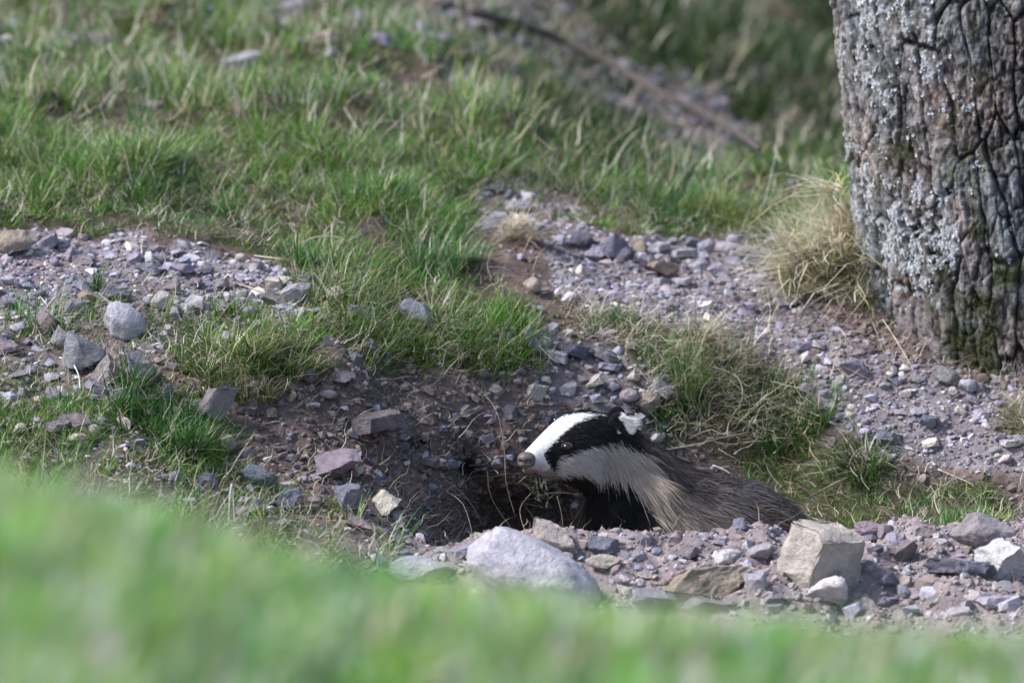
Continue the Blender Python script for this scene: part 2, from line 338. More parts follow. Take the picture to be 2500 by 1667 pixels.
# ------------------------------------------------------------------ stones
def ico(sub):
    bm = bmesh.new(); bmesh.ops.create_icosphere(bm, subdivisions=sub, radius=1)
    v = np.array([x.co for x in bm.verts]); f = np.array([[q.index for q in p.verts] for p in bm.faces]); bm.free(); return v, f
ICO = {k: ico(k) for k in (1, 2, 3, 4, 5)}
def stone_np(seed, style, sub):
    r = np.random.default_rng(seed); v, f = ICO[sub]; v = v.copy(); cl = []
    if style == 'round':
        v = np.sign(v) * np.abs(v) ** r.uniform(.82, .95)
        cl = [(norm(r.normal(size=3)), r.uniform(.62, .85)) for _ in range(5)]
    elif style == 'slab':
        v *= 1.5; t = r.uniform(.32, .45)
        cl = [(norm(np.array([r.uniform(-.18, .18), r.uniform(-.18, .18), 1])), t), (norm(np.array([r.uniform(-.2, .2), r.uniform(-.2, .2), -1])), t)]
        a0 = r.uniform(0, 6.28)
        for k in range(6): a = a0 + k * 1.047 + r.uniform(-.35, .35); cl.append((norm(np.array([math.cos(a), math.sin(a), r.uniform(-.35, .35)])), r.uniform(.7, 1.05)))
        cl += [(norm(r.normal(size=3)), r.uniform(.8, 1.0)) for _ in range(3)]
    elif style == 'block':
        v *= 1.6
        cl = [(norm(np.array(n)), d) for n, d in (((-.72, -.66, .12), .62), ((.62, -.74, -.2), .55), ((.08, -.1, 1), .62), ((.85, .45, .15), .7), ((-.3, .9, .1), .7), ((-.9, .3, .2), .75), ((0, 0, -1), .8), ((.5, -.5, .75), .72), ((-.7, -.5, -.5), .8), ((.2, -.85, -.6), .85))]
    else:
        v *= 1.35; cl = [(norm(r.normal(size=3)), r.uniform(.45, .95)) for _ in range(15)]
    o = r.uniform(0, 99)
    for n, d in cl:
        e = v @ n - d
        if sub >= 3: e = e + .07 * fbm(v[:, 0] * 2.2 + o, v[:, 1] * 2.2, v[:, 2] * 2.2 + d * 9, 4, seed % 83)
        v = v - np.maximum(e, 0)[:, None] * n
    a = {'round': .06, 'slab': .03, 'ang': .04, 'block': .03}[style]
    v = v * (1 + a * fbm(v[:, 0] * 1.7 + o, v[:, 1] * 1.7, v[:, 2] * 1.7, 3, seed % 97)[:, None])
    if sub >= 3: v = v * (1 + .024 * fbm(v[:, 0] * 8 + o, v[:, 1] * 8, v[:, 2] * 8, 4, seed % 89)[:, None])
    mn, mx = v.min(0), v.max(0); v = (v - (mn + mx) / 2) / ((mx - mn) / 2)
    return v, f
PAL = dict(lilac=(.32, .295, .375), palelilac=(.45, .425, .48), grey=(.255, .245, .275), blue=(.20, .205, .26), dark=(.07, .068, .085), cream=(.54, .485, .435),
           tan=(.36, .295, .25), pink=(.33, .285, .305), white=(.66, .63, .645), mauve=(.255, .215, .24), slate=(.13, .13, .17), umber=(.155, .137, .145))
CNAME = dict(lilac='lilac-grey', palelilac='pale lilac', grey='grey', blue='blue-grey', dark='blackish', cream='cream', tan='tan', pink='pinkish', white='whitish', mauve='mauve-brown', slate='slate-grey', umber='grey-brown')
FEAT = []      # (px,row,w,h,colour,style,roll,label,short,depth factor)
def f(px, row, w, h, c, st='ang', roll=0, label=None, short=None, df=.85, y=None): FEAT.append((px, row, w, h, c, st, roll, label, short, df, y))
# left slope
f(303,787,107,88,'palelilac','round',-25,'largest pale lilac rounded stone below the wide gravel patch','the big pale rounded stone')
f(207,859,108,92,'grey','ang',-12,'smooth dark grey boulder between the pale rounded stone and a pinkish stone','the dark grey boulder')
f(258,898,84,72,'pink','ang',10,'pinkish brown boulder leaning against the dark grey boulder','the pinkish brown boulder')
f(342,897,84,68,'grey','ang',-18,'pale grey faceted boulder right of the pinkish brown boulder behind grass','the pale faceted boulder')
f(115,785,64,46,'mauve','slab',-38,'tilted mauve wedge-shaped stone left of the big pale rounded stone','the tilted mauve wedge')
f(146,826,48,62,'grey','ang',-10)
f(43,800,44,32,'palelilac')
f(34,590,110,64,'tan','ang',-8,'broad tan stone cut by the left edge above the gravel','the broad tan stone')
f(112,594,66,32,'lilac','slab',22,'long lilac slab tilted up beside the broad tan stone','the tilted lilac slab')
f(176,621,40,34,'lilac','ang',38); f(203,632,56,24,'mauve','slab',3); f(215,613,26,28,'grey'); f(272,624,34,24,'palelilac')
f(365,629,30,32,'white','ang',0,'bright white stone in the upper part of the wide gravel patch','the bright white stone')
f(392,628,30,32,'grey'); f(383,607,48,26,'mauve','ang',6); f(332,628,46,30,'lilac'); f(360,652,60,26,'lilac','slab',0); f(447,656,56,26,'lilac','round',-4)
f(222,727,66,38,'tan','ang',-6,'tan angular stone just above the big pale rounded stone','the tan angular stone')
f(284,717,80,24,'slate','slab',-14,'dark slate sliver lying in the wide gravel patch','the dark slate sliver')
f(199,702,48,34,'lilac'); f(186,748,56,46,'grey','slab',-20); f(390,732,48,44,'cream','ang',0,'cream stone at the grassy lower edge of the gravel patch','the cream stone')
f(454,752,38,26,'white','slab',-8); f(477,737,48,38,'palelilac'); f(419,699,42,30,'mauve'); f(478,690,34,26,'mauve','round')
f(561,823,48,30,'white','ang',0,'white stone half buried in the yellowish grass tuft','the buried white stone')
f(668,693,44,34,'cream','ang'); f(719,711,70,56,'palelilac','ang',-15,'mottled pale lilac stone under the arching straw stem','the mottled pale stone')
f(663,730,66,42,'mauve','ang',-8); f(819,717,44,36,'cream','ang',10); f(755,680,50,24,'slate','slab',0)
f(882,762,90,42,'grey','slab',-16,'grey weathered slab between straw and the smooth egg-shaped stone','the weathered grey slab')
f(1020,766,98,58,'lilac','round',-30,'smooth grey egg-shaped stone lying in the hanging grass','the smooth egg-shaped stone')
f(757,921,50,46,'dark','ang',-15,'blackish angular stone under the turf lip of the earth bank','the blackish stone')
f(834,925,72,42,'slate','ang',-10,'dark blue-grey stone under the turf lip, right of a blackish stone','the dark lip stone')
f(944,879,24,42,'blue','round',-8); f(867,876,44,32,'blue','slab',-20); f(905,842,46,32,'blue','slab',-30)
f(22,735,40,32,'lilac'); f(20,845,52,40,'mauve'); f(48,915,44,26,'grey'); f(75,905,36,30,'palelilac'); f(130,965,40,44,'lilac','ang',0); f(165,965,44,30,'grey'); f(240,945,70,28,'lilac','slab',-25); f(290,960,56,30,'palelilac','slab',12)
f(185,1025,92,44,'mauve','ang',-4,'mauve rock in the lower grass behind the blurred foreground','the low mauve rock'); f(140,1040,60,40,'grey','slab',-10)
f(408,958,36,46,'lilac','ang',20)
# earth bank and pit
f(922,1034,152,60,'umber','slab',9,'long flat grey-brown slab jutting from the bare earth bank','the jutting slab',.8)
f(826,1027,40,20,'tan','slab',0); f(860,1058,32,34,'grey','ang')
f(826,1131,120,68,'mauve','ang',6,'big mauve-pink rock stuck in the earth bank below the jutting slab','the big pinkish rock')
f(528,984,72,128,'mauve','slab',-28,'tall leaning mauve slab at the left end of the earth bank','the tall leaning slab')
f(603,999,52,22,'slate','slab',-10); f(551,1080,50,46,'cream','ang',-30,'cream stone half hidden by dark green grass beside the earth bank','the half hidden cream stone')
f(630,1165,98,62,'blue','ang',-15,'blue-grey rock left of the big pinkish rock','the blue-grey rock')
f(699,1218,80,50,'blue','ang',5,'lower blue-grey rock beside the small green tuft','the lower blue-grey rock')
f(697,1187,48,26,'cream','ang'); f(852,1215,78,78,'blue','ang',-10,'pale blue-grey boulder right of the small green tuft','the pale blue boulder')
f(940,1226,78,64,'cream','ang',-8,'cream and tan boulder on the left rim of the burrow','the cream rim boulder')
f(880,1280,76,36,'mauve','ang',-10); f(773,1168,26,22,'pink'); f(653,1121,24,16,'white'); f(873,1153,34,32,'cream'); f(966,1156,24,24,'mauve','round'); f(925,1168,36,48,'blue','ang',20)
f(985,1091,30,28,'slate'); f(1050,1129,46,34,'mauve','slab',-12); f(1186,1072,46,24,'lilac','slab',14); f(1215,1132,32,26,'grey','round'); f(503,1180,68,52,'slate','round',0)
f(714,968,22,28,'tan'); f(802,961,48,26,'mauve','round',-5); f(1135,999,26,22,'grey'); f(1245,1006,44,38,'slate','ang',20); f(1183,914,30,34,'blue'); f(1085,1045,40,20,'slate','slab',-10); f(1000,1040,26,18,'mauve'); f(735,905,30,20,'grey')
# slope above the badger
f(1300,832,60,54,'grey','ang',-20,'grey cube-like stone at the end of the hanging grass','the grey cube-like stone')
f(1335,834,26,30,'palelilac'); f(1359,871,56,34,'palelilac','slab',-5,'pale flat-topped stone below the grey cube-like stone','the pale flat-topped stone')
f(1396,852,90,32,'slate','slab',-12); f(1480,870,76,32,'grey','slab',-24,'layered grey slab above a thinner lilac slab','the layered grey slab')
f(1487,894,66,22,'lilac','slab',-9); f(1448,932,48,26,'cream','slab',27,'cream elongated stone tilted above the badger','the tilted cream stone')
f(1545,916,34,32,'cream','ang',10,'whitish kite-shaped stone above the badger, right of the cream one','the kite-shaped stone')
f(1538,965,52,34,'pink','round',0,'rounded pink and lilac stone above the badger ear','the rounded pink stone')
f(1581,985,66,58,'tan','ang',25,'tan angular block beside the spiky green tuft behind the badger','the tan block')
f(1560,1024,32,32,'grey'); f(1311,955,48,48,'cream','ang',-25,'pale lumpy stone in bare earth above the badger forehead','the pale lumpy stone')
f(1617,926,46,30,'grey','slab',-20); f(1617,950,60,42,'lilac','slab',-20); f(1598,1067,52,34,'palelilac','ang'); f(1617,1041,34,24,'grey'); f(1335,1026,28,44,'slate','slab',50); f(1360,1016,38,28,'slate')
f(1581,938,20,16,'cream'); f(1497,944,30,24,'lilac'); f(1455,972,36,24,'palelilac'); f(1400,895,26,18,'tan'); f(1440,900,24,20,'pink'); f(1500,975,22,18,'lilac'); f(1470,955,20,18,'grey')
# gravel path and its upper stones
f(1931,733,70,36,'palelilac','slab',-6,'pale lilac stone on the path left of the tree, above the gravel','the pale path stone')
f(2088,896,80,40,'lilac','ang',-6,'lilac stone with a dark underside on the path before the tree','the dark-bellied stone')
f(1961,844,54,26,'lilac','slab',8); f(1999,843,36,24,'palelilac','slab',-12); f(1963,811,32,28,'pink','ang',-25); f(2122,853,40,28,'mauve'); f(2098,864,34,26,'mauve')
f(2308,915,74,40,'grey','round',-24,'grey oblong stone at the foot of the tree trunk','the oblong stone at the trunk')
f(2362,942,44,36,'palelilac','round',0,'pale lilac egg-shaped stone beside the cone at the trunk','the pale egg by the cone')
f(2394,946,34,24,'grey','round',-20); f(2326,951,24,16,'cream','round'); f(2331,961,28,20,'mauve','round'); f(2377,976,48,20,'lilac','slab',-30); f(2346,1002,34,18,'cream','slab',-28)
f(2242,1001,44,15,'palelilac','slab',2); f(2266,1030,44,44,'blue','ang'); f(2170,1066,68,30,'blue','slab',-8); f(2466,1077,58,22,'white','slab',4); f(1989,820,42,16,'lilac','slab',10)
f(2430,970,26,14,'pink','round'); f(2240,925,30,24,'grey'); f(2210,960,34,24,'cream'); f(2160,940,30,20,'lilac'); f(2300,1030,30,22,'pink'); f(2350,1050,40,26,'mauve'); f(2440,1040,34,24,'mauve')
f(1423,586,66,40,'slate','round',-10,'dark blue-grey stone at the left end of the stone row','the left row stone')
f(1457,617,64,44,'lilac','ang',8); f(1504,600,80,66,'blue','ang',-15,'biggest blue-grey stone in the stone row at the top of the path','the biggest row stone')
f(1619,656,82,44,'tan','ang',-4,'tan angular rock in the middle of the stone row','the tan row rock')
f(1572,637,48,36,'blue'); f(1725,601,46,38,'lilac','round'); f(1776,607,60,34,'palelilac','round',-10); f(1823,615,56,30,'pink','round',-5); f(1666,618,80,28,'palelilac','slab',-6); f(1610,606,58,28,'palelilac','slab',4)
f(1708,648,40,32,'palelilac','ang',20); f(1751,660,58,30,'lilac'); f(1857,632,92,40,'palelilac','slab',6,'long pale lilac rock at the right end of the stone row','the long pale row rock')
f(1653,686,76,18,'palelilac','slab',2); f(1560,600,42,40,'tan'); f(1300,697,40,38,'tan','round',25,'rounded tan stone on the bare slope above the grey cube-like stone','the rounded tan stone')
f(1198,548,50,38,'grey','round'); f(1319,556,28,26,'palelilac'); f(1526,625,48,46,'slate','ang'); f(1690,590,40,26,'blue'); f(1795,640,44,28,'lilac'); f(1640,590,44,24,'grey'); f(1540,650,34,24,'lilac'); f(1470,700,34,22,'lilac'); f(1450,720,36,24,'mauve')
f(1208,459,40,24,'slate'); f(1264,502,66,28,'lilac','slab',0,'lilac stone in the small stony gap of the upper turf','the gap stone'); f(1251,474,44,28,'blue'); f(1293,479,34,24,'white'); f(1395,510,34,16,'white'); f(1412,468,38,32,'tan'); f(1944,452,50,28,'lilac')
# blurred upper slope
f(162,98,84,48,'palelilac','ang',10,'blurred pale stone on the upper left slope, beside a browner one','the blurred pale stone')
f(244,102,88,44,'mauve','ang',-6,'blurred mauve-brown stone on the upper left slope','the blurred brown stone')
f(25,68,62,44,'lilac'); f(590,152,104,48,'palelilac','slab',14,'blurred pale slab alone in the upper left grass','the blurred pale slab')
f(370,259,62,24,'pink','slab',0); f(800,92,60,36,'tan','slab',20); f(812,130,44,34,'lilac'); f(931,98,50,44,'lilac'); f(15,95,40,20,'white'); f(700,60,34,26,'palelilac')
f(1380,130,90,50,'mauve','ang',-20); f(1160,60,60,40,'lilac'); f(1080,95,50,30,'lilac'); f(1600,200,70,40,'slate'); f(1660,250,60,36,'mauve')
# spoil heap
f(1305,1402,345,165,'palelilac','round',-26,'large pale rounded boulder on the spoil heap at the burrow mouth','the large pale boulder',.7,-.33)
f(1352,1312,116,84,'cream','ang',-12,'cream rounded stone behind the large pale boulder','the cream rounded stone',.8,-.25)
f(1474,1334,80,52,'blue','ang',-5,'small blue-grey stone on the heap below the badger chest','the small blue heap stone',.8,-.27)
f(1474,1370,92,36,'cream','round',-8,None,None,.8,-.3); f(1128,1347,82,40,'lilac','slab',12,'lilac stone left of the large pale boulder','the lilac side stone',.8,-.28)
f(1177,1310,18,46,'cream','slab',80,None,None,.6,-.3)
f(1650,1313,36,40,'pink','ang',0,None,None,.8,-.26); f(1676,1350,78,40,'mauve','ang',8,None,None,.8,-.29); f(1778,1358,70,36,'white','ang',8,None,None,.8,-.3); f(1857,1348,72,42,'palelilac','round',10,None,None,.8,-.28)
f(2000,1366,215,185,'cream','block',-4,'tall cream block-shaped rock standing on the spoil heap','the cream block',.85,-.33)
f(1715,1418,250,95,'tan','ang',24,'long brown rock with a pale slanting ridge on the heap','the long brown rock',.6,-.38)
f(1735,1475,150,64,'grey','ang',14,'pale grey rock at the foot of the long brown rock','the pale foot rock',.8,-.42)
f(1574,1404,60,22,'cream','slab',4,None,None,.8,-.34); f(2020,1450,104,84,'white','ang',10,'whitish rock in front of the cream block','the whitish front rock',.8,-.44)
f(2404,1300,170,86,'pink','round',-12,'big pinkish boulder on the heap behind a white rock','the big pinkish boulder',.8,-.24)
f(2446,1372,140,112,'white','ang',-18,'bright white rock at the right end of the spoil heap','the bright white rock',.8,-.32)
f(2338,1385,160,58,'blue','slab',-10,'flat blue-grey rock left of the bright white rock','the flat heap rock',.7,-.34)
f(2206,1350,80,56,'mauve','ang',30,None,None,.8,-.28); f(2122,1290,76,38,'mauve','round',-6,'mauve rounded stone on the heap crest right of the cream block','the mauve crest stone',.8,-.22)
f(2137,1342,42,22,'slate','slab',0,None,None,.8,-.27); f(2212,1422,34,34,'cream','ang',0,None,None,.8,-.36); f(2167,1464,52,28,'lilac','ang',0,None,None,.8,-.42); f(2430,1470,100,36,'palelilac','ang',0,None,None,.8,-.42); f(2108,1478,66,44,'cream','ang',0,None,None,.8,-.44)
f(1030,1390,160,66,'palelilac','round',-4,'low pale rock veiled by the blurred grass left of the heap','the veiled pale rock',.8,-.38)
f(1880,1462,70,40,'grey','ang',0,None,None,.8,-.42); f(1600,1460,120,50,'grey','ang',-10,None,None,.8,-.42); f(1560,1360,44,26,'lilac','ang',0,None,None,.8,-.29); f(2085,1310,44,24,'grey','ang',0,None,None,.8,-.24); f(2260,1300,50,30,'mauve','ang',20,None,None,.8,-.23); f(1935,1285,50,26,'mauve','ang',0,None,None,.8,-.26)

stones = []      # placed: px,row,size,colour,style,object
def place(px, row, w, h, c, st, roll, df, y, seed, sub, dy=0):
    if True:
        g = cast(px, row + .36 * h)[0]; y = g[1] - (.14 if row < 1010 else -.10 if (row > 1270 and px > 960) else .02) * w * S * df
    y += dy; ctr = P(px, row, y); sc = ((ctr - C0) @ F) / DIST * S
    v, fc = stone_np(seed, st, sub)
    r = np.random.default_rng(seed + 5)
    a = math.radians(roll); ca_, sa_ = abs(math.cos(a)), abs(math.sin(a))
    # the photo gives the length and thickness along the stone's own axes
    v = v * np.array([w, w * df * r.uniform(.85, 1.1), h]) * .5 * sc
    q = v.copy(); ca_, sa_ = math.cos(a), math.sin(a)
    q[:, 0] = v[:, 0] * ca_ - v[:, 2] * sa_; q[:, 2] = v[:, 0] * sa_ + v[:, 2] * ca_
    me = mesh_np('stone', q, None, fc, None, True)
    if st != 'round': me.set_sharp_from_angle(angle=math.radians(32 if sub > 2 else 28))
    o = link('stone', me, M_stone); o.location = ctr
    cv = np.array(PAL[c]) * r.uniform(.85, 1.12) * (1 + r.uniform(-.04, .04, 3)); o.color = (*np.clip(cv, 0, .8), 1)
    return o
for k, (px, row, w, h, c, st, roll, lab, sh, df, y) in enumerate(FEAT):
    o = place(px, row, w, h, c, st, roll, df, y, 1000 + k * 7, 5 if w > 110 else 4 if w > 48 else 3, {'the jutting slab': -.035, 'the big pinkish rock': -.016, 'the tall leaning slab': -.012, 'the cream rim boulder': -.010}.get(sh, 0))
    stones.append([px, row, w, c, st, o, lab, sh])
# middling stones of the gravel, each its own
occ = [(s[0], s[1], s[2]) for s in stones]
def scatter_mid(n, poly, sizes, cols, seed):
    r = np.random.default_rng(seed); poly = np.array(poly); k = 0; tries = 0
    (x0, y0), (x1, y1) = poly.min(0), poly.max(0)
    while k < n and tries < n * 40:
        tries += 1; px, row = r.uniform(max(x0, 5), min(x1, 2495)), r.uniform(y0, y1)
        if not inpoly(np.array([px]), np.array([row]), [tuple(t) for t in poly])[0]: continue
        w = r.uniform(*sizes)
        if any(abs(px - a) < .5 * (w + b) and abs(row - d) < .38 * (w + b) for a, d, b in occ): continue
        c = cols[r.integers(len(cols))]; st = ('ang', 'slab', 'round')[r.choice(3, p=[.55, .25, .2])]
        o = place(px, row, w, w * r.uniform(.5, .85), c, st, r.uniform(-35, 35), .9, None, 9000 + seed * 300 + k, 2)
        stones.append([px, row, w, c, st, o, None, None]); occ.append((px, row, w)); k += 1
LC = ['lilac', 'lilac', 'palelilac', 'grey', 'mauve', 'blue', 'palelilac', 'cream', 'pink']
scatter_mid(26, POLY['gleft'], (20, 38), LC, 1)
scatter_mid(24, POLY['gpath'], (16, 34), LC, 2)
scatter_mid(8, POLY['gmid'], (15, 30), LC, 3)
scatter_mid(12, [(560,930),(900,940),(1200,960),(1240,1080),(1000,1120),(900,1100),(620,1100)], (14, 28), ['mauve', 'slate', 'grey', 'pink'], 4)
scatter_mid(52, [(1020,1360),(1200,1330),(1500,1310),(1800,1330),(2100,1310),(2490,1300),(2490,1500),(1500,1480),(1100,1400)], (26, 90), ['mauve', 'lilac', 'grey', 'pink', 'palelilac', 'cream', 'white', 'cream', 'palelilac'], 5)
scatter_mid(22, [(580,1100),(960,1130),(960,1260),(620,1260)], (20, 58), ['mauve', 'blue', 'grey', 'pink', 'cream', 'slate'], 6)
scatter_mid(16, [(0,800),(120,820),(230,920),(420,930),(480,1000),(250,1060),(0,1040)], (20, 48), ['lilac', 'grey', 'palelilac', 'mauve', 'cream'], 7)
scatter_mid(12, [(0,20),(420,20),(900,40),(1300,60),(1700,250),(1780,380),(1400,240),(900,150),(0,130)], (30, 70), ['lilac', 'grey', 'mauve', 'slate', 'mauve'], 8)
anchors = [s for s in stones if s[7]]
used = set(s[6] for s in stones if s[6])
for s in stones:
    o = s[5]; o['category'] = 'stone'
    if s[6]: o['label'] = s[6]; continue
    size = 'tiny' if s[2] < 24 else 'small' if s[2] < 45 else 'medium'
    shp = {'ang': 'angular', 'slab': 'flat', 'round': 'rounded', 'block': 'blocky'}[s[4]]
    lab = None
    for a in sorted(anchors, key=lambda a: (a[0] - s[0]) ** 2 + (a[1] - s[1]) ** 2)[:6]:
        dx, dy = s[0] - a[0], s[1] - a[1]; dist = math.hypot(dx, dy)
        hor = 'right' if dx > 0 else 'left'; ver = 'below' if dy > 0 else 'above'
        rel = [ver, f'{hor} of', f'{ver} and {hor} of'][2 if min(abs(dx), abs(dy)) > .45 * max(abs(dx), abs(dy)) else (0 if abs(dy) > abs(dx) else 1)]
        pre = 'just ' if dist < 70 else 'well ' if dist > 190 else ''
        t = f'{size} {CNAME[s[3]]} {shp} stone {pre}{rel} {a[7]}'
        if t not in used and len(t.replace('-', ' ').split()) <= 16: lab = t; break
    if lab is None: lab = t
    used.add(lab); o['label'] = lab; o['group'] = 'loose stones on the bank'

# gravel and soil crumbs: beyond counting
def bits(n, wgt, size, pal, sub, flat=(.45, .9), sink=.2):
    p, nr, px, row = sample(n, wgt); sz = size(n)
    protos = []
    for k in range(14):
        v, fc = stone_np(400 + k, ('ang', 'slab', 'ang', 'slab', 'ang', 'round')[k % 6], sub) if sub else (None, None)
        protos.append(v)
    v0 = np.stack(protos); fc = ICO[sub][1]
    pick = rng.integers(0, len(protos), n); v = v0[pick]
    sc = np.stack([sz * rng.uniform(.8, 1.25, n), sz * rng.uniform(.7, 1.1, n), sz * rng.uniform(*flat, n)], -1) * .5
    v = v * sc[:, None, :]
    a = rng.uniform(0, 6.28, n); b = rng.normal(0, .35, n)
    ca_, sa_ = np.cos(a)[:, None], np.sin(a)[:, None]; cb, sb = np.cos(b)[:, None], np.sin(b)[:, None]
    x, y, z = v[..., 0], v[..., 1], v[..., 2]
    x, z = x * cb - z * sb, x * sb + z * cb
    x, y = x * ca_ - y * sa_, x * sa_ + y * ca_
    v = np.stack([x, y, z], -1) + (p + nr * (sz * (.5 - sink) * .55)[:, None])[:, None, :]
    pal = np.array(pal); c = pal[rng.integers(0, len(pal), n)] * rng.uniform(.7, 1.2, n)[:, None]
    k = v.shape[1]
    return v.reshape(-1, 3), (fc[None] + (np.arange(n) * k)[:, None, None]).reshape(-1, 3), np.repeat(np.clip(c, 0, .75), k, 0)
def join(lst):
    vs, fs, cs, o = [], [], [], 0
    for v, fc, c in lst: vs.append(v); fs.append(fc + o); cs.append(c); o += len(v)
    return np.concatenate(vs), np.concatenate(fs), np.concatenate(cs)
logn = lambda m, s, lo, hi: (lambda n: np.clip(m * np.exp(rng.normal(0, s, n)), lo, hi))
wv = cV * ((cY < 1.6) & (cY > -.5)); wg_in = sstep(.75, 1, cV)
gpal = [tuple(1.0 * k for k in PAL[c]) for c in LC]
v, fc, c = join([bits(1500, wv, logn(.008, .6, .004, .024), gpal, 2, (.35, .8), .38),
                 bits(9000, wv, logn(.0036, .45, .0016, .009), gpal, 1, (.35, .8), .3), bits(5000, wv, logn(.003, .6, .0014, .008), [(.2, .17, .18), (.24, .205, .215), (.16, .135, .14)], 1, (.6, 1), .4),
                 bits(900, (cV + .03) * ((cY > 1.4) & (cY < 5)), logn(.014, .5, .006, .034), [PAL[k_] for k_ in ('mauve', 'slate', 'mauve', 'grey', 'dark')], 2, (.4, .8)), bits(900, (cV * .3 + .12) * ((cG < .3) & (cY > -.1) & (cY < .8)), logn(.007, .4, .003, .014), gpal, 1)])  # far stones in darker tones: the slope's shade put into their colour
me = mesh_np('gravel', v, None, fc, c, False)
link('gravel', me, M_pebble, kind='stuff', label='fine lilac-grey gravel strewn over the bare paths', category='gravel')
heapw = (cY < -.12) & (cY > -.62) & (c_px > 960)
wallw = ((cY > -.06 - .22 * (c_px < 1000)) & (cY < .3) & (cG + cV < .15)) * 1.0
hp = [(.34, .285, .275), (.30, .245, .235), (.38, .33, .32), (.26, .21, .205), (.36, .33, .36)]
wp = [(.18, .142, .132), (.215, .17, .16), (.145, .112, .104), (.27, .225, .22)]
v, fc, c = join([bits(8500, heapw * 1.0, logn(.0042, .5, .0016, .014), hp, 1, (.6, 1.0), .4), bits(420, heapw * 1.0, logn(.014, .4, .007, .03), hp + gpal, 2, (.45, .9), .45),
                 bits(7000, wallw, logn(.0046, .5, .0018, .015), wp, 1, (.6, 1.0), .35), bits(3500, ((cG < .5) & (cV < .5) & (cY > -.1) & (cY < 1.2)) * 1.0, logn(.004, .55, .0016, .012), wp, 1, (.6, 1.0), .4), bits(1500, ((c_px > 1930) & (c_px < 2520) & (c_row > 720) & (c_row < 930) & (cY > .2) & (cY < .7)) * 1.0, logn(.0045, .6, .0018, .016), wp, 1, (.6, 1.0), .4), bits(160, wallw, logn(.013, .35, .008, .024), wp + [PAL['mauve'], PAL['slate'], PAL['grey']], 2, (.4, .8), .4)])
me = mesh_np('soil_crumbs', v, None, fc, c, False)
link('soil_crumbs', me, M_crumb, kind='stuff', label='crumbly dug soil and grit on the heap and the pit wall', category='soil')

# ------------------------------------------------------------------ grass
UPZ = np.array([0, 0, 1.0])
def blades(base, nr, az, L, W, tilt, curl, col, K=3, wig=0.0):
    n = len(base); up = norm(.35 * nr + .65 * UPZ)
    h = np.stack([np.cos(az), np.sin(az), 0 * az], -1); side = norm(np.cross(h, up))
    ct, st = np.cos(tilt)[:, None], np.sin(tilt)[:, None]
    rows = []
    ph = rng.uniform(0, 6.28, (n, 1)); wf = rng.uniform(3, 7, (n, 1))
    for k in range(K + 1):
        t = k / K
        p = base + L[:, None] * (t * (ct * up + st * h) + (curl[:, None] * t * t) * (.75 * h - .55 * up))
        if wig: p = p + side * (wig * L[:, None] * np.sin(ph + wf * t) * t) + up * (wig * .7 * L[:, None] * np.sin(ph * 1.7 + wf * t) * t)
        wd = side * (W * (1 - t ** 1.6) * .5)[:, None]
        rows.append((p - wd, p + wd) if k < K else (p,))
    V = np.stack([q for r in rows for q in r], 1); m = 2 * K + 1
    o = (np.arange(n) * m)[:, None]
    Q = np.concatenate([o + np.array([2 * k, 2 * k + 1, 2 * k + 3, 2 * k + 2]) for k in range(K - 1)], 0)
    T = o + np.array([2 * K - 2, 2 * K - 1, 2 * K])
    return V.reshape(-1, 3), Q, T, np.repeat(col, m, 0)
def joinb(lst):
    vs, qs, ts, cs, o = [], [], [], [], 0
    for v, q, t, c in lst: vs.append(v); qs.append(q + o); ts.append(t + o); cs.append(c); o += len(v)
    return np.concatenate(vs), np.concatenate(qs), np.concatenate(ts), np.concatenate(cs)
GREENS = np.array([(.085, .165, .03), (.055, .135, .035), (.125, .205, .035), (.045, .11, .03), (.165, .22, .05), (.065, .15, .06)])
STRAWS = np.array([(.58, .51, .36), (.48, .41, .28), (.68, .64, .54), (.38, .31, .2), (.55, .51, .42)])
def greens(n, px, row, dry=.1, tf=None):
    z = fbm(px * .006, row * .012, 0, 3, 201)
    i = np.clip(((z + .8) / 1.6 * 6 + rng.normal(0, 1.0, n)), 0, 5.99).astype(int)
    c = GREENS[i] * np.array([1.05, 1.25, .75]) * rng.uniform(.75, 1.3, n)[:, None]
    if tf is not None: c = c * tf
    c = c * (1 - .72 * sstep(1150, 1600, px + .8 * (400 - row)) * sstep(470, 360, row))[:, None]  # tree shade on the upper-right slope, put into the blade colour
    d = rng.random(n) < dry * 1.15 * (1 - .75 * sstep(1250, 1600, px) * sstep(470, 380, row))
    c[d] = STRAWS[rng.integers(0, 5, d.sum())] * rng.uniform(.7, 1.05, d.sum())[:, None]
    return c
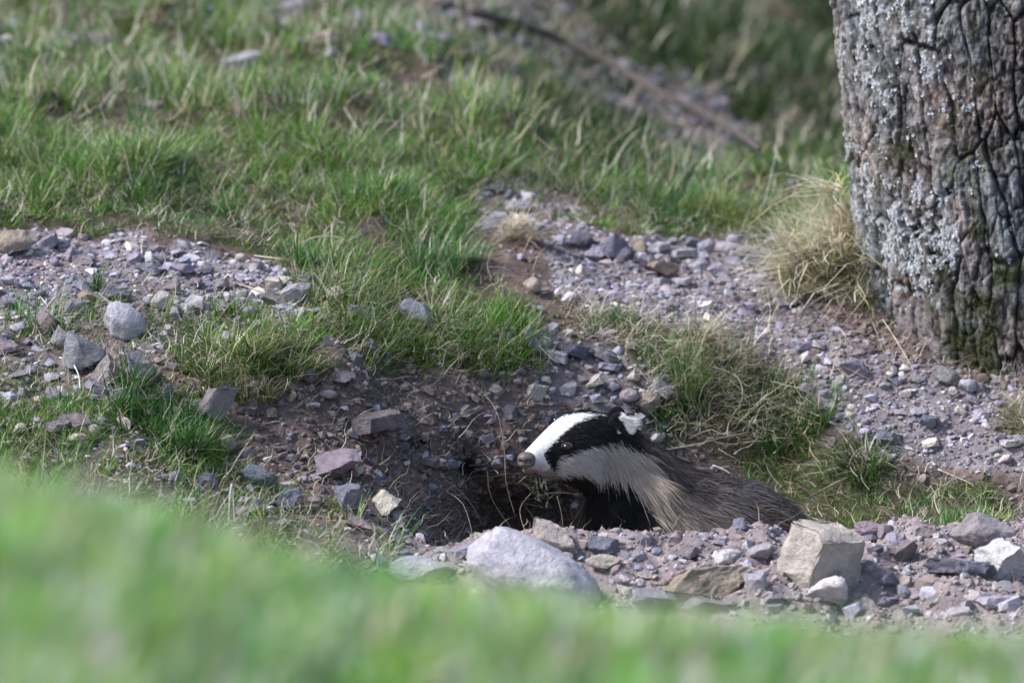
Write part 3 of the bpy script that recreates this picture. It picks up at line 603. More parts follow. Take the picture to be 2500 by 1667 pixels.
def tufted(n_tuft, per, wgt, L, W, spread, dry, tiltm=.45, bend=.55, var=.75):
    p, nr, px, row = sample(n_tuft, wgt)
    k = np.repeat(np.arange(n_tuft), per); n = len(k)
    az = rng.uniform(0, 6.28, n); rr = spread * np.sqrt(rng.random(n))
    base = p[k] + np.stack([np.cos(az) * rr, np.sin(az) * rr, 0 * az], -1)
    base[:, 2] = terr(base[:, 0], base[:, 1]) - .002
    hs = np.exp(rng.normal(0, .28 if var > .3 else .12, n_tuft))[k]; lean = rng.uniform(0, 6.28, n_tuft)[k]
    hx = np.cos(az) * .8 + np.cos(lean) * .6; hy = np.sin(az) * .8 + np.sin(lean) * .6
    az2 = np.arctan2(hy, hx) + rng.normal(0, .35, n)
    hs = hs * np.clip(1 + var * fbm(p[:, 0] * 5, p[:, 1] * 5, 0, 2, 210), .4, 1.9)[k]
    tf = (rng.uniform(.65, 1.35, n_tuft)[:, None] * (1 + rng.uniform(-.18, .18, (n_tuft, 3))))[k]
    ln = L * hs * rng.uniform(.5, 1.25, n)
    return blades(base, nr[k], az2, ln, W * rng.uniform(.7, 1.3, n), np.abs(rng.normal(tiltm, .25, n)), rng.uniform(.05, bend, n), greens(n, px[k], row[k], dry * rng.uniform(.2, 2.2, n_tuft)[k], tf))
bankY = (cY > -.55) & (cY < 5.2)
focus = (cY > -.5) & (cY < 1.0)
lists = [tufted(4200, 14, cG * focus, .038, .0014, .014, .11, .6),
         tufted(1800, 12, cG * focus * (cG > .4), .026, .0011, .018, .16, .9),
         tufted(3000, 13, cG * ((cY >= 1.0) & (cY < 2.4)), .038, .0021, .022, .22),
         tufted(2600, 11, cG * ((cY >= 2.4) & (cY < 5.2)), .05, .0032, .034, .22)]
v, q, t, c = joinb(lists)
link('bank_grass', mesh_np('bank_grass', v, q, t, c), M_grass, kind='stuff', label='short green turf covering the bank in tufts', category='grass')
fgw = ((cY > -6.6) & (cY < -3.3)) * 1.0
v, q, t, c = joinb([tufted(2300, 13, fgw, .045, .0035, .02, .12, .5, .6, .12)])
c = c * np.array([1.95, 1.75, 2.45])
link('meadow_grass', mesh_np('meadow_grass', v, q, t, c), M_grass, kind='stuff', label='out of focus green grass across the near foreground', category='grass')
# straw thatch
def straw(n, wgt, L, W, wig=.12, tl=(1.15, .35), K=5):
    p, nr, px, row = sample(n, wgt)
    return blades(p + nr * rng.uniform(0, .018, n)[:, None], nr, rng.uniform(0, 6.28, n), L * rng.uniform(.4, 1.5, n), W * rng.uniform(.6, 1.3, n),
                  np.abs(rng.normal(*tl, n)), rng.uniform(-.4, .5, n), STRAWS[rng.integers(0, 5, n)] * rng.uniform(.75, 1.15, n)[:, None], K, wig)
v, q, t, c = joinb([straw(9500, cS * focus, .036, .0010, .16), straw(3000, cS * focus * (cS > .3), .06, .0011, .2), straw(2600, cS * ((cY >= 1) & (cY < 4.5)), .06, .0028),
                    straw(1500, (cV * .4 + .3) * focus * (cG < .4), .028, .0008, .16), straw(1300, wallw, .034, .0008, .2), straw(260, heapw * (cY < -.27), .025, .0009), straw(420, ((c_px > 1950) & (c_px < 2520) & (c_row > 730) & (c_row < 960) & (cY > .2) & (cY < .7)) * 1.0, .035, .0009, .15)])
link('dry_thatch', mesh_np('dry_thatch', v, q, t, c), M_straw, kind='stuff', label='tangled pale straw and dead grass among the turf', category='dry grass')

# named tufts
def tuft_thing(name, px, row, rx, n, L, W, label, dry=.1, pal=None, tiltm=.5, bend=.6, lift=0.0, flat=.8, tangle=.5, wig=.03):
    g = cast(px, row)[0]; sc = S * ((g - C0) @ F) / DIST
    ms = max(1, n // 38); sa = rng.uniform(0, 6.28, ms); sr = rx * sc * np.sqrt(rng.random(ms)); k = rng.integers(0, ms, n)
    az = rng.uniform(0, 6.28, n); rr = .011 * np.sqrt(rng.random(n)) if ms > 1 else rx * sc * np.sqrt(rng.random(n)) * .5
    base = g + np.stack([np.cos(sa) * sr, np.sin(sa) * sr * flat, 0 * sa], -1)[k] + np.stack([np.cos(az) * rr, np.sin(az) * rr, 0 * az], -1)
    base[:, 2] = terr(base[:, 0], base[:, 1]) - .003
    base[:, 2] = np.maximum(base[:, 2], g[2] - .05) + lift * (1 - (sr / (rx * sc)) ** 2)[k] * rng.uniform(.55, 1.1, ms)[k]
    hx = np.cos(az) * .7 + np.cos(sa)[k] * .5 + rng.normal(0, .55, ms)[k]; hy = np.sin(az) * .7 + np.sin(sa)[k] * .5 + rng.normal(0, .55, ms)[k]
    az2 = np.arctan2(hy, hx) + rng.normal(0, tangle, n); hl = rng.uniform(.6, 1.35, ms)[k]; tfm = rng.uniform(.7, 1.3, ms)[k][:, None]
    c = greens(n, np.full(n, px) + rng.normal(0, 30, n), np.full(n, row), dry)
    if pal is not None: c = np.array(pal)[rng.integers(0, len(pal), n)] * rng.uniform(.75, 1.25, n)[:, None]
    d = rng.random(n) < dry; c[d] = STRAWS[rng.integers(0, 5, d.sum())] * rng.uniform(.8, 1.2, d.sum())[:, None]
    c = c * tfm
    v, q, t, cc_ = blades(base, np.tile([0, -.3, .95], (n, 1)), az2, L * hl * rng.uniform(.5, 1.3, n), W * rng.uniform(.7, 1.3, n), np.abs(rng.normal(tiltm, .3, n)), rng.uniform(.05, bend, n), c, 4, wig)
    me = mesh_np(name, v - g, q, t, cc_); o = link(name, me, M_grass, label=label, category='grass tuft'); o.location = g
    return o
YG = [(.17, .225, .035), (.14, .21, .035), (.22, .245, .06)]; DG = [(.04, .115, .028), (.05, .14, .032), (.075, .165, .04)]
tuft_thing('grass_tuft', 570, 880, 150, 900, .048, .0018, 'yellowish green tuft overhanging the top of the earth bank', .3, YG + DG, .6, .8)
tuft_thing('grass_tuft', 400, 1060, 130, 1000, .055, .0020, 'dense dark green tuft left of the tall leaning slab', .06, DG, .55, .7)
tuft_thing('grass_tuft', 330, 960, 40, 120, .062, .0022, 'upright spiky grass below the pinkish brown boulder', .1, DG, .3, .4)
tuft_thing('grass_tuft', 793, 1255, 42, 170, .028, .0014, 'small bright green tuft among rocks on the pit floor', .03, DG + YG, .6, .6)
tuft_thing('grass_tuft', 1050, 660, 90, 420, .055, .0019, 'tall fresh green tuft above the smooth egg-shaped stone', .12, [(.07, .17, .075), (.09, .19, .06)], .4, .5)
tuft_thing('grass_tuft', 745, 645, 60, 200, .05, .0019, 'bright green spiky tuft under the arching straw stem', .1, [(.07, .17, .065), (.11, .2, .06)], .4, .5)
tuft_thing('grass_tuft', 1635, 1010, 38, 130, .05, .0022, 'spiky dark green tuft beside the tan block behind the badger', .05, DG, .5, .6)
tuft_thing('grass_tuft', 1675, 935, 60, 420, .05, .0018, 'fine fresh green tuft on the slope behind the badger neck', .25, [(.1, .19, .05), (.13, .21, .06)], .35, .5)
tuft_thing('grass_tuft', 1930, 1040, 95, 800, .042, .0017, 'thick dark green cushion of grass beside the gravel path', .05, DG, .55, .7)
tuft_thing('grass_tuft', 2110, 1125, 60, 380, .055, .0020, 'spreading dark tuft with dry drooping lower leaves', .22, DG, .8, .9)
tuft_thing('grass_tuft', 1760, 540, 120, 420, .045, .0022, 'sunny yellow-green turf patch left of the dry clump', .08, YG, .4, .5)
tuft_thing('grass_tuft', 1320, 1230, 40, 150, .03, .0012, 'mossy rootlet clump hanging in the burrow beside the badger chest', .4, [(.08, .09, .04), (.12, .12, .06)], .9, .9)
tuft_thing('grass_tuft', 1480, 800, 60, 170, .036, .0016, 'low green sprig cluster at the lower edge of the path', .15, DG, .6, .6)
tuft_thing('grass_tuft', 240, 710, 26, 40, .04, .0020, 'few green blades sprouting in the wide gravel patch', 0, DG, .4, .5)
tuft_thing('dry_grass_clump', 2040, 680, 118, 1150, .075, .0026, 'large dry straw-coloured grass clump against the tree trunk', .8, [(.30, .33, .11), (.45, .42, .22)], .9, 1.3, .115, .5, tangle=.9, wig=.22)
o = tuft_thing('dry_grass_clump', 1280, 590, 55, 520, .032, .0012, 'small brown heap of dead roots and straw above the path', .75, [(.3, .24, .18), (.36, .29, .22)], 1.0, 1.0, .035, .6)
tuft_thing('dry_grass_clump', 960, 920, 60, 260, .03, .0011, 'tawny straw fringe hanging over the earth bank', .8, [(.4, .32, .2)], .9, 1.0)
tuft_thing('dry_grass_clump', 1740, 845, 110, 420, .05, .0012, 'matted dry grass on the slope crest behind the badger', .7, [(.22, .2, .1)], 1.0, .9)
tuft_thing('dry_grass_clump', 2510, 1040, 60, 300, .05, .0013, 'dry grass clump cut by the right edge below the tree', .6, [(.2, .2, .09)], .7, .9)

# ------------------------------------------------------------------ stems, twigs, roots
def tube(name, pts, r0, r1, mat, col, label, cat, K=6, sub=5):
    pts = np.array(pts); n = len(pts); ts = np.linspace(0, n - 1, (n - 1) * sub + 1); out = []
    for t in ts:
        i = int(min(t, n - 2)); u = t - i; p0, p1, p2, p3 = pts[max(i - 1, 0)], pts[i], pts[i + 1], pts[min(i + 2, n - 1)]
        out.append(.5 * (2 * p1 + (p2 - p0) * u + (2 * p0 - 5 * p1 + 4 * p2 - p3) * u * u + (3 * p1 - p0 - 3 * p2 + p3) * u ** 3))
    c = np.array(out); m = len(c); d = norm(np.gradient(c, axis=0)); a = norm(np.cross(d, [0, 1, .1])); b = np.cross(d, a)
    rad = np.linspace(r0, r1, m) * (1 + .15 * rng.normal(size=m)); th = np.linspace(0, 6.283, K, endpoint=False)
    v = c[:, None] + rad[:, None, None] * (np.cos(th)[None, :, None] * a[:, None] + np.sin(th)[None, :, None] * b[:, None])
    i = np.arange(m - 1)[:, None] * K + np.arange(K)[None]; j = np.arange(m - 1)[:, None] * K + (np.arange(K)[None] + 1) % K
    q = np.stack([i, j, j + K, i + K], -1).reshape(-1, 4); o0 = c[0]
    caps = np.concatenate([[[0, k + 1, k] for k in range(1, K - 1)], [[(m - 1) * K, (m - 1) * K + k, (m - 1) * K + k + 1] for k in range(1, K - 1)]])
    vv = v.reshape(-1, 3) - o0
    me = mesh_np(name, vv, q, caps, np.tile(col, (len(vv), 1)) * rng.uniform(.85, 1.15, (len(vv), 1)))
    o = link(name, me, mat, label=label, category=cat); o.location = o0; return o
def stem(pts, w, label, col=(.55, .48, .36), lift=None, name='straw_stalk', cat='straw', mat=None, y=None):
    pr = np.array(pts, float); g = cast(pr[:, 0], pr[:, 1])
    if y is None:
        ys = g[:, 1]; yy = np.minimum(ys, np.interp(np.linspace(0, 1, len(ys)), [0, 1], [ys[0], ys[-1]])) - .008
    else: yy = np.interp(np.linspace(0, 1, len(pr)), np.linspace(0, 1, len(y)), y)
    p = P(pr[:, 0], pr[:, 1], yy)
    k_ = .62 if name == 'root' else 1
    tube(name, p, k_ * w * S * .26, k_ * w * S * .12, mat or M_wood, np.array(col), label, cat)
stem([(690,618),(740,590),(785,577),(830,581),(875,605)], 7, 'long pale straw stem arching over the bright green tuft')
stem([(620,624),(715,633),(800,618),(880,604)], 6, 'thin straight straw stem crossing below the arching one')
stem([(520,735),(560,690),(605,635)], 5, 'slanting thin straw at the right end of the gravel patch')
stem([(570,690),(640,712),(700,740),(770,760)], 6, 'pale straw lying under the mottled pale stone')
stem([(725,805),(765,808),(782,822)], 11, 'thick bleached straw curl above the yellowish tuft', (.66, .6, .48))
stem([(495,945),(530,985),(556,1020),(575,1040)], 8, 'bleached stem lying down the tall leaning slab', (.62, .57, .5))
stem([(840,262),(870,310),(930,385)], 9, 'blurred straight straw stem in the upper turf', (.5, .44, .34))
stem([(145,873),(170,880),(190,910),(196,950)], 8, 'bent white grass stem left of the dark grey boulder', (.7, .66, .58))
stem([(71,690),(95,720),(118,748)], 8, 'short pale straw across the left gravel', (.62, .57, .48))
stem([(347,620),(346,600),(350,583)], 9, 'stubby upright stem end standing in the gravel', (.45, .38, .33))
stem([(1622,1098),(1700,1084),(1775,1065),(1830,1055)], 6, 'straight pale straw running up behind the badger neck', (.6, .55, .45))
stem([(1740,895),(1800,920),(1812,970),(1790,1010),(1770,1020)], 7, 'looping bleached straw on the slope behind the badger', (.66, .62, .54))
stem([(1740,1135),(1775,1150),(1800,1175)], 7, 'bleached curled leaf above the badger back', (.66, .63, .56))
stem([(2155,780),(2185,825),(2232,905)], 6, 'long pale straw leaning beside the base of the trunk', (.6, .54, .43))
stem([(2130,785),(2155,850)], 4, 'thin brown straw on the bare earth by the trunk', (.4, .33, .27))
stem([(2140,988),(2170,1005),(2225,1012)], 5, 'curved pale straw on the gravel below the trunk', (.55, .48, .4))
stem([(1520,745),(1590,775),(1680,830)], 4, 'thin straw slanting over the edge of the path', (.5, .44, .36))
stem([(1430,800),(1500,775),(1545,725)], 4, 'fine straw arching over the dry slope above the badger', (.5, .45, .36))
stem([(2290,1145),(2360,1175),(2380,1190)], 5, 'pale straw over the dark low grass', (.55, .5, .42))
stem([(2200,1275),(2290,1278),(2310,1275)], 4, 'horizontal straw just behind the heap crest', (.5, .45, .36))
stem([(1175,955),(1208,995),(1224,1050),(1232,1110),(1236,1180),(1258,1260)], 6, 'long pale root dangling in front of the badger nose', (.36, .3, .26), name='root', cat='root')
stem([(1190,1150),(1200,1215),(1252,1295)], 5, 'thin root slanting across the burrow mouth', (.3, .25, .21), name='root', cat='root')
stem([(1300,1200),(1270,1240),(1280,1290),(1298,1315)], 5, 'curved root strand beside the mossy rootlet clump', (.33, .28, .23), name='root', cat='root')
stem([(1085,1170),(1125,1200),(1160,1245),(1178,1285)], 5, 'pale root bundle strand under the small dark hole', (.42, .37, .31), name='root', cat='root')
stem([(1075,1190),(1130,1230),(1155,1310)], 4, 'thin hanging rootlet left of the burrow mouth', (.4, .35, .3), name='root', cat='root')
stem([(1360,1210),(1370,1250),(1376,1295)], 4, 'fine rootlet hanging against the badger chest', (.3, .26, .21), name='root', cat='root', y=[.0, -.01, -.02])
stem([(1770,1318),(1800,1345)], 6, 'short straw stuck in the heap soil', (.6, .55, .48), y=[-.25, -.26])
stem([(1865,500),(1880,440),(1893,380)], 9, 'upright blurred pale stalk left of the dry clump', (.5, .5, .42), y=[.95, .95, .95])
stem([(563,1310),(560,1250),(566,1180)], 20, 'pale shredded stalk standing before the rocks', (.5, .45, .42), name='broken_stalk', cat='stalk', y=[-.34, -.34, -.34])
stem([(575,1310),(572,1250),(568,1195)], 12, 'thinner split of the pale shredded stalk', (.55, .5, .44), name='broken_stalk', cat='stalk', y=[-.335, -.335, -.335])
gb = cast([1150, 1330, 1480, 1640, 1760, 1850], [92, 142, 212, 302, 362, 430]); gb[:, 1] -= .05; gb[:, 2] += .045
tube('fallen_branch', gb, .009, .004, M_wood, np.array([.10, .082, .075]), 'blurred fallen branch slanting across the upper bank', 'branch')
stem([(1630,283),(1660,296),(1675,303)], 22, 'blurred pale broken piece lying on the fallen branch', (.55, .42, .34), name='wood_chip', cat='wood')

# ------------------------------------------------------------------ tree
TY = .50
pA, pB = P(2508, 640, TY), P(2436, 0, TY); ax = norm(pB - pA)
tree = link('tree', None, label='lichen-covered tree trunk with cracked grey bark on the path edge', category='tree')
base = pA + ax * (-.42); tree.location = base
R0 = .222
def trunk_surf(th, h):
    """th 0 towards +x; h along the axis from the base; returns local position and colour"""
    u = th * R0
    uu = u + .0055 * fbm(u * 14, h * 9, 0, 3, 301) + .0025 * noise(u * 60, h * 40, 0, 302); hv = h + .02 * noise(u * 12, h * 9, 0, 303)
    f1, f2, cid = worley(uu / .032, hv / .15, 310); g1, g2, cid2 = worley(uu / .0145 + 7, hv / .05, 320); k1, k2, cid3 = worley(uu / .008 + 3, hv / .018, 325)
    mask = sstep(-.35, .35, fbm(u * 9, h * 5, 0, 2, 327))
    crack = sstep(.015, .085, f2 - f1); crack2 = 1 - (.35 + .65 * mask) * (1 - sstep(.02, .10, g2 - g1)); crack3 = sstep(0, .25, k2 - k1)
    fl = fbm(u * 60, h * 22, 0, 4, 330); fine = fbm(u * 160, h * 90, 0, 3, 333)
    r = R0 * (1 + .5 * np.exp(-np.maximum(h - .06, 0) / .10) * (.3 + .3 * np.cos(3 * th + .6)) + .03 * np.sin(2 * th + 1) - .015 * h)
    r = r - .008 * (1 - crack) - .0035 * (1 - crack2) - .0012 * (1 - crack3) + .006 * (cid - .5) + .0026 * fl + .005 * (cid2 - .5) + .0022 * (cid3 - .5) + .0018 * fine
    tone = fbm(u * 18, h * 12, 0, 3, 336)
    base_c = np.array([.2, .186, .186]) * np.clip(1 + .4 * fl + .3 * (cid - .5) + .6 * (cid2 - .5) + .6 * (cid3 - .5) + .55 * fine, .25, 2.4)[..., None]
    base_c = base_c * (1 + .16 * np.stack([tone, 0 * tone, -.5 * tone], -1))
    c = base_c * (.3 + .7 * crack[..., None]) * (.35 + .65 * crack2[..., None]) * (.8 + .2 * crack3[..., None])
    return r, c, crack
def trunk_xyz(th, h, r):
    e1 = norm(np.cross([0, 1, 0], ax)); e1 = -e1 if e1[0] < 0 else e1; e2 = norm(np.cross(ax, e1))
    return ax * h[..., None] + r[..., None] * (np.cos(th)[..., None] * e1 + np.sin(th)[..., None] * e2)
# e2 points towards +y; the side that faces the camera is th about -90 degrees
th = np.concatenate([np.linspace(-math.pi - .25, .25, 430), np.linspace(.25, math.pi - .25, 46)[1:-1]])
hh = np.concatenate([np.linspace(-.12, .98, 480), np.linspace(.98, 2.9, 46)[1:]])
TH, HH = np.meshgrid(th, hh)
r, c, crack = trunk_surf(TH, HH)
V = trunk_xyz(TH, HH, r); tpx, trow = proj(V + base)
vis = (np.sin(TH) < .2)
lich = .55 * fbm(TH * R0 * 26, HH * 15, 0, 3, 350) + .85 * fbm(TH * R0 * 140, HH * 100, 0, 3, 352)
leftb = np.exp(-((tpx - 2110) / 150) ** 2) * .35 + np.exp(-(((tpx - 2235) / 60) ** 2 + ((trow - 610) / 110) ** 2)) * .9 + np.exp(-(((tpx - 2310) / 45) ** 2 + ((trow - 610) / 50) ** 2)) * .8
leftb = leftb - .7 * sstep(690, 760, trow) - .25 * sstep(2330, 2450, tpx)
lm = sstep(.60, .85, lich + leftb)[..., None]
c = c * (1 - lm) + np.array([.40, .41, .435]) * (.8 + .35 * crack[..., None]) * lm
V = V + norm(V - ax * HH[..., None]) * (.0012 * lm)
pale = np.exp(-(((tpx - 2095) / 45) ** 2)) * (1 - sstep(350, 500, trow)) * sstep(-.3, .3, noise(TH * 9, HH * 6, 0, 356))
c = c * (1 + .9 * (pale * crack)[..., None])  # sunlit left edge of the trunk, painted into the bark colour
plate = inpoly(tpx, trow, [(2195,735),(2230,720),(2275,735),(2282,800),(2270,870),(2240,905),(2205,850)])[..., None] & vis[..., None]
c = np.where(plate, np.array([.27, .225, .235]) * (1 + .2 * fbm(TH * 60, HH * 25, 0, 3, 358))[..., None] * (.4 + .6 * crack[..., None]), c)
mo = np.exp(-(((tpx - 2360) / 60) ** 2 + ((trow - 830) / 90) ** 2)) + np.exp(-(((tpx - 2450) / 40) ** 2 + ((trow - 790) / 90) ** 2)) + .55 * np.exp(-(((tpx - 2440) / 40) ** 2 + ((trow - 610) / 60) ** 2)) + .4 * np.exp(-((tpx - 2400) / 120) ** 2) * sstep(250, 700, trow)
mm = .9 * sstep(.3, 1.1, .9 * mo + .7 * fbm(TH * R0 * 40, HH * 30, 0, 3, 360))[..., None]
c = c * (1 - mm) + np.array([.06, .07, .026]) * (1 + .4 * noise(TH * 50, HH * 80, 0, 362))[..., None] * mm
gr = sstep(.1, .7, fbm(TH * R0 * 16, HH * 10, 0, 3, 364))[..., None]
c = c * (1 - .3 * gr) + np.array([.13, .13, .085]) * .3 * gr
c = np.clip(c, .015, .65)
m, k = TH.shape; vid = np.arange(m * k).reshape(m, k); nxt = np.roll(vid, -1, 1)
q = np.stack([vid[:-1], nxt[:-1], nxt[1:], vid[1:]], -1).reshape(-1, 4)
link('trunk', mesh_np('trunk', V.reshape(-1, 3), q, None, c.reshape(-1, 3)), M_bark, tree)
# raised lichen flakes and moss fuzz on the trunk
wl = (lm[..., 0] * vis * (HH > 0) * (HH < .98)).ravel(); cs = np.cumsum(wl); i = np.searchsorted(cs, rng.random(5200) * cs[-1]); p = V.reshape(-1, 3)[i]
nrm = norm(p - ax * (p @ ax)[:, None]); n = len(p)
t1 = norm(np.cross(nrm, ax)); ang = rng.uniform(0, 6.28, n)[:, None]; d1 = t1 * np.cos(ang) + ax * np.sin(ang); d2 = np.cross(nrm, d1)
sz = rng.uniform(.0009, .0026, n)[:, None]
a6 = np.linspace(0, 6.283, 6, endpoint=False)
rim = p[:, None] + sz[:, None] * rng.uniform(.6, 1.2, (n, 6, 1)) * (np.cos(a6)[None, :, None] * d1[:, None] + np.sin(a6)[None, :, None] * d2[:, None]) + nrm[:, None] * rng.uniform(.0002, .0018, (n, 6, 1))
vv = np.concatenate([p[:, None] + nrm[:, None] * .0006, rim], 1)
tr = np.concatenate([(np.arange(n) * 7)[:, None] + np.array([0, k + 1, (k + 1) % 6 + 1]) for k in range(6)], 0)
cl = np.array([.47, .48, .51]) * rng.uniform(.7, 1.15, n)[:, None]
link('lichen', mesh_np('lichen', vv.reshape(-1, 3), None, tr, np.repeat(np.clip(cl, 0, .75), 7, 0)), M_lichen, tree, kind='stuff', label='crusty whitish lichen flakes')
wl = (mm[..., 0] * vis * (HH > 0) * (HH < .98)).ravel(); cs = np.cumsum(wl); i = np.searchsorted(cs, rng.random(7000) * cs[-1]); p = V.reshape(-1, 3)[i]; n = len(p)
nrm = norm(p - ax * (p @ ax)[:, None])
v, q, t, cl = blades(p, nrm * 2, np.arctan2(nrm[:, 1], nrm[:, 0]) + rng.normal(0, .8, n), rng.uniform(.0015, .0045, n), np.full(n, .0008), rng.uniform(.6, 1.6, n), rng.uniform(0, .5, n), np.array([.05, .055, .02]) * rng.uniform(.6, 1.6, n)[:, None])
link('moss', mesh_np('moss', v, q, t, cl), M_grass, tree, kind='stuff', label='dark green moss at the foot of the trunk')

# fir cones
def cone(px, row, w, label):
    g = cast(px, row + w * .3)[0]; sc = S * ((g - C0) @ F) / DIST; L = w * sc
    root = link('fir_cone', None, label=label, category='cone'); root.location = P(px, row, g[1])
    v, fc = ICO[3]; b = v * np.array([.5, .3, .3]) * L * .9
    link('core', mesh_np('core', b, None, fc, np.tile([.06, .045, .035], (len(b), 1))), M_wood, root)
    sv, st = [], []
    for k in range(9):
        x = -.42 + .84 * k / 8; rr = .36 * math.sqrt(max(1 - (x / .5) ** 2, .08))
        for j in range(9):
            a = 6.283 * (j + .5 * (k % 2)) / 9; d = np.array([0, math.cos(a), math.sin(a)]); s2 = np.array([0, -math.sin(a), math.cos(a)])
            o = np.array([x, 0, 0]) + d * rr * .6; tip = np.array([x + .10, 0, 0]) + d * rr * 1.15
            sv.append([o - s2 * .07, o + s2 * .07, tip + s2 * .08, tip - s2 * .08, tip + np.array([.03, 0, 0]) + d * .03])
    sv = np.array(sv) * L; n = len(sv); o = (np.arange(n) * 5)[:, None]
    me = mesh_np('scales', sv.reshape(-1, 3), o + np.array([0, 1, 2, 3]), o + np.array([3, 2, 4]), np.tile([.2, .15, .12], (n * 5, 1)))
    link('scales', me, M_wood, root, kind='stuff')
    root.rotation_euler = (0, math.radians(20), math.radians(15))
cone(2395, 924, 34, 'small brown fir cone lying at the foot of the trunk')
cone(1634, 745, 22, 'tiny dark fir cone lying alone on the gravel path')

# ------------------------------------------------------------------ badger
CR = lambda x, y: (1150 + x * .3401, 950 + y * .3401)       # from the close-up's coordinates
RINGS = [ # top px,row  bottom px,row  depth y  half depth
 (1277,1114,1279,1136,-.150,.006),(1279,1108,1281,1144,-.148,.011),(1286,1099,1288,1156,-.143,.0155),(1297,1088,1303,1160,-.137,.0185),(1316,1068,1326,1165,-.127,.0225),(1341,1043,1352,1170,-.115,.0285),
 (1373,1017,1384,1177,-.101,.039),(1416,1005,1418,1190,-.086,.048),(1458,1008,1432,1204,-.073,.055),(1500,1015,1428,1226,-.06,.058),(1540,1045,1412,1256,-.047,.060),
 (1584,1081,1404,1300,-.036,.066),(1634,1118,1412,1360,-.024,.078),(1690,1150,1440,1420,-.012,.092),(1760,1170,1530,1462,.0,.105),(1832,1192,1650,1486,.012,.112),
 (1900,1229,1790,1494,.022,.105),(1945,1275,1890,1484,.03,.085),(1976,1335,1955,1450,.036,.045),(1984,1380,1978,1410,.04,.008)]
RG = np.array(RINGS); NR = len(RG)
def cr_interp(s):
    i = np.clip(np.floor(s).astype(int), 0, NR - 2); u = (s - i)[:, None]
    p0, p1, p2, p3 = RG[np.maximum(i - 1, 0)], RG[i], RG[i + 1], RG[np.minimum(i + 2, NR - 1)]
    return .5 * (2 * p1 + (p2 - p0) * u + (2 * p0 - 5 * p1 + 4 * p2 - p3) * u * u + (3 * p1 - p0 - 3 * p2 + p3) * u ** 3)
PM = math.radians(24)                                        # where the dorsal midline sits, turned to the camera
def bsurf(s, ph):
    a = cr_interp(s); yv = a[:, 4]
    T = P(a[:, 0], a[:, 1], yv); B = P(a[:, 2], a[:, 3], yv); c = (T + B) / 2; d = (T - B) / 2
    cp, sp = np.cos(ph), np.sin(ph); e = .88
    cp2 = np.sign(cp) * np.abs(cp) ** e; sp2 = np.sign(sp) * np.abs(sp) ** e
    w = np.maximum(a[:, 5], .003) * (1 + .06 * np.sin(ph * 2) * 0)
    # the ring leans: the camera side of each ring lies a little further back along the head (the head is turned)
    return c + d * cp2[:, None] + np.stack([w * sp2 * .22 * sstep(11, 4, s), -w * sp2, 0 * w], -1)
PK = [CR(*p) for p in [(522,470),(545,435),(600,385),(650,325),(700,285),(760,243),(820,213),(900,183),(1000,160),(1090,150),(1130,250),(1165,330),(1215,400),(1200,430),(1150,392),(1000,372),(850,402),(760,442),(700,472),(645,492),(615,540),(605,600),(575,565),(545,525)]]
PCH = [CR(*p) for p in [(605,600),(615,540),(645,492),(700,472),(850,402),(1000,372),(1150,392),(1260,470),(1340,600),(1430,760),(1480,900),(1400,980),(1270,880),(1190,770),(1130,660),(1060,590),(960,625),(860,630),(750,605),(640,630)]]
PW = [CR(*p) for p in [(380,430),(400,360),(540,150),(800,60),(1100,60),(1090,150),(1000,160),(900,183),(820,213),(760,243),(700,285),(650,325),(600,385),(545,435),(522,470),(545,525),(575,565),(520,590),(440,570)]]
PTH = [CR(*p) for p in [(560,650),(640,630),(750,605),(860,630),(960,625),(1060,590),(1130,660),(1190,770),(1270,880),(1400,980),(1400,1500),(400,1500),(560,900)]]
CK, CWH, CTH = np.array([.012, .012, .014]), np.array([.78, .76, .75]), np.array([.010, .009, .009])
def pm(s): return PM * sstep(9.5, 6.0, s)
def pattern(s, ph, jit=0):
    """fur colour class from where a point sits on the near side (the far side mirrors it about the midline)"""
    near = np.where(np.sin(ph - pm(s)) >= 0, ph, 2 * pm(s) - ph)
    x, y = proj(bsurf(s, near))
    if jit: x = x + rng.normal(0, jit, len(x)); y = y + rng.normal(0, jit, len(y))
    n = len(x); cl = np.full(n, 4)                       # 4 grizzled body
    cl[inpoly(x, y, PTH)] = 3; cl[inpoly(x, y, PCH)] = 2; cl[inpoly(x, y, PW)] = 1; cl[inpoly(x, y, PK)] = 0
    cl[(s < 3.2) & (y > 1146)] = 5                       # brownish lip and chin
    return cl, x, y
def basecol(cl, x, y, s):
    n = len(cl); c = np.zeros((n, 3)); r1 = rng.uniform(.75, 1.2, n)[:, None]
    c[cl == 0] = CK; c[cl == 1] = CWH; c[cl == 3] = CTH; c[cl == 5] = (.2, .155, .135)
    mz = (sstep(1112, 1145, y) * sstep(1365, 1310, x))[:, None]; c = np.where((cl == 1)[:, None], c * (1 - mz) + mz * np.array([.36, .33, .32]), c)
    t = sstep(1440, 1580, x)[:, None]; t2 = sstep(1560, 1640, x)[:, None]
    chk = (1 - t) * np.array([.50, .455, .43]) + t * np.array([.52, .435, .35]); chk = chk * (1 - t2) + np.array([.27, .225, .195]) * t2
    c = np.where((cl == 2)[:, None], chk, c)
    # body: dark along the back, greyer on the flank
    a = cr_interp(s); f_ = np.clip((y - a[:, 1]) / np.maximum(a[:, 3] - a[:, 1], 1), 0, 1)
    g = sstep(.10, .42, f_)[:, None]; patch = np.exp(-(((x - 1785) / 55) ** 2 + ((y - 1205) / 28) ** 2))[:, None]
    bod = np.array([.112, .093, .086]) * (1 - g) + np.array([.275, .222, .19]) * g + patch * np.array([.13, .115, .125])
    c = np.where((cl == 4)[:, None], bod, c)
    return c * r1, g[:, 0]
ns, nph = 170, 84
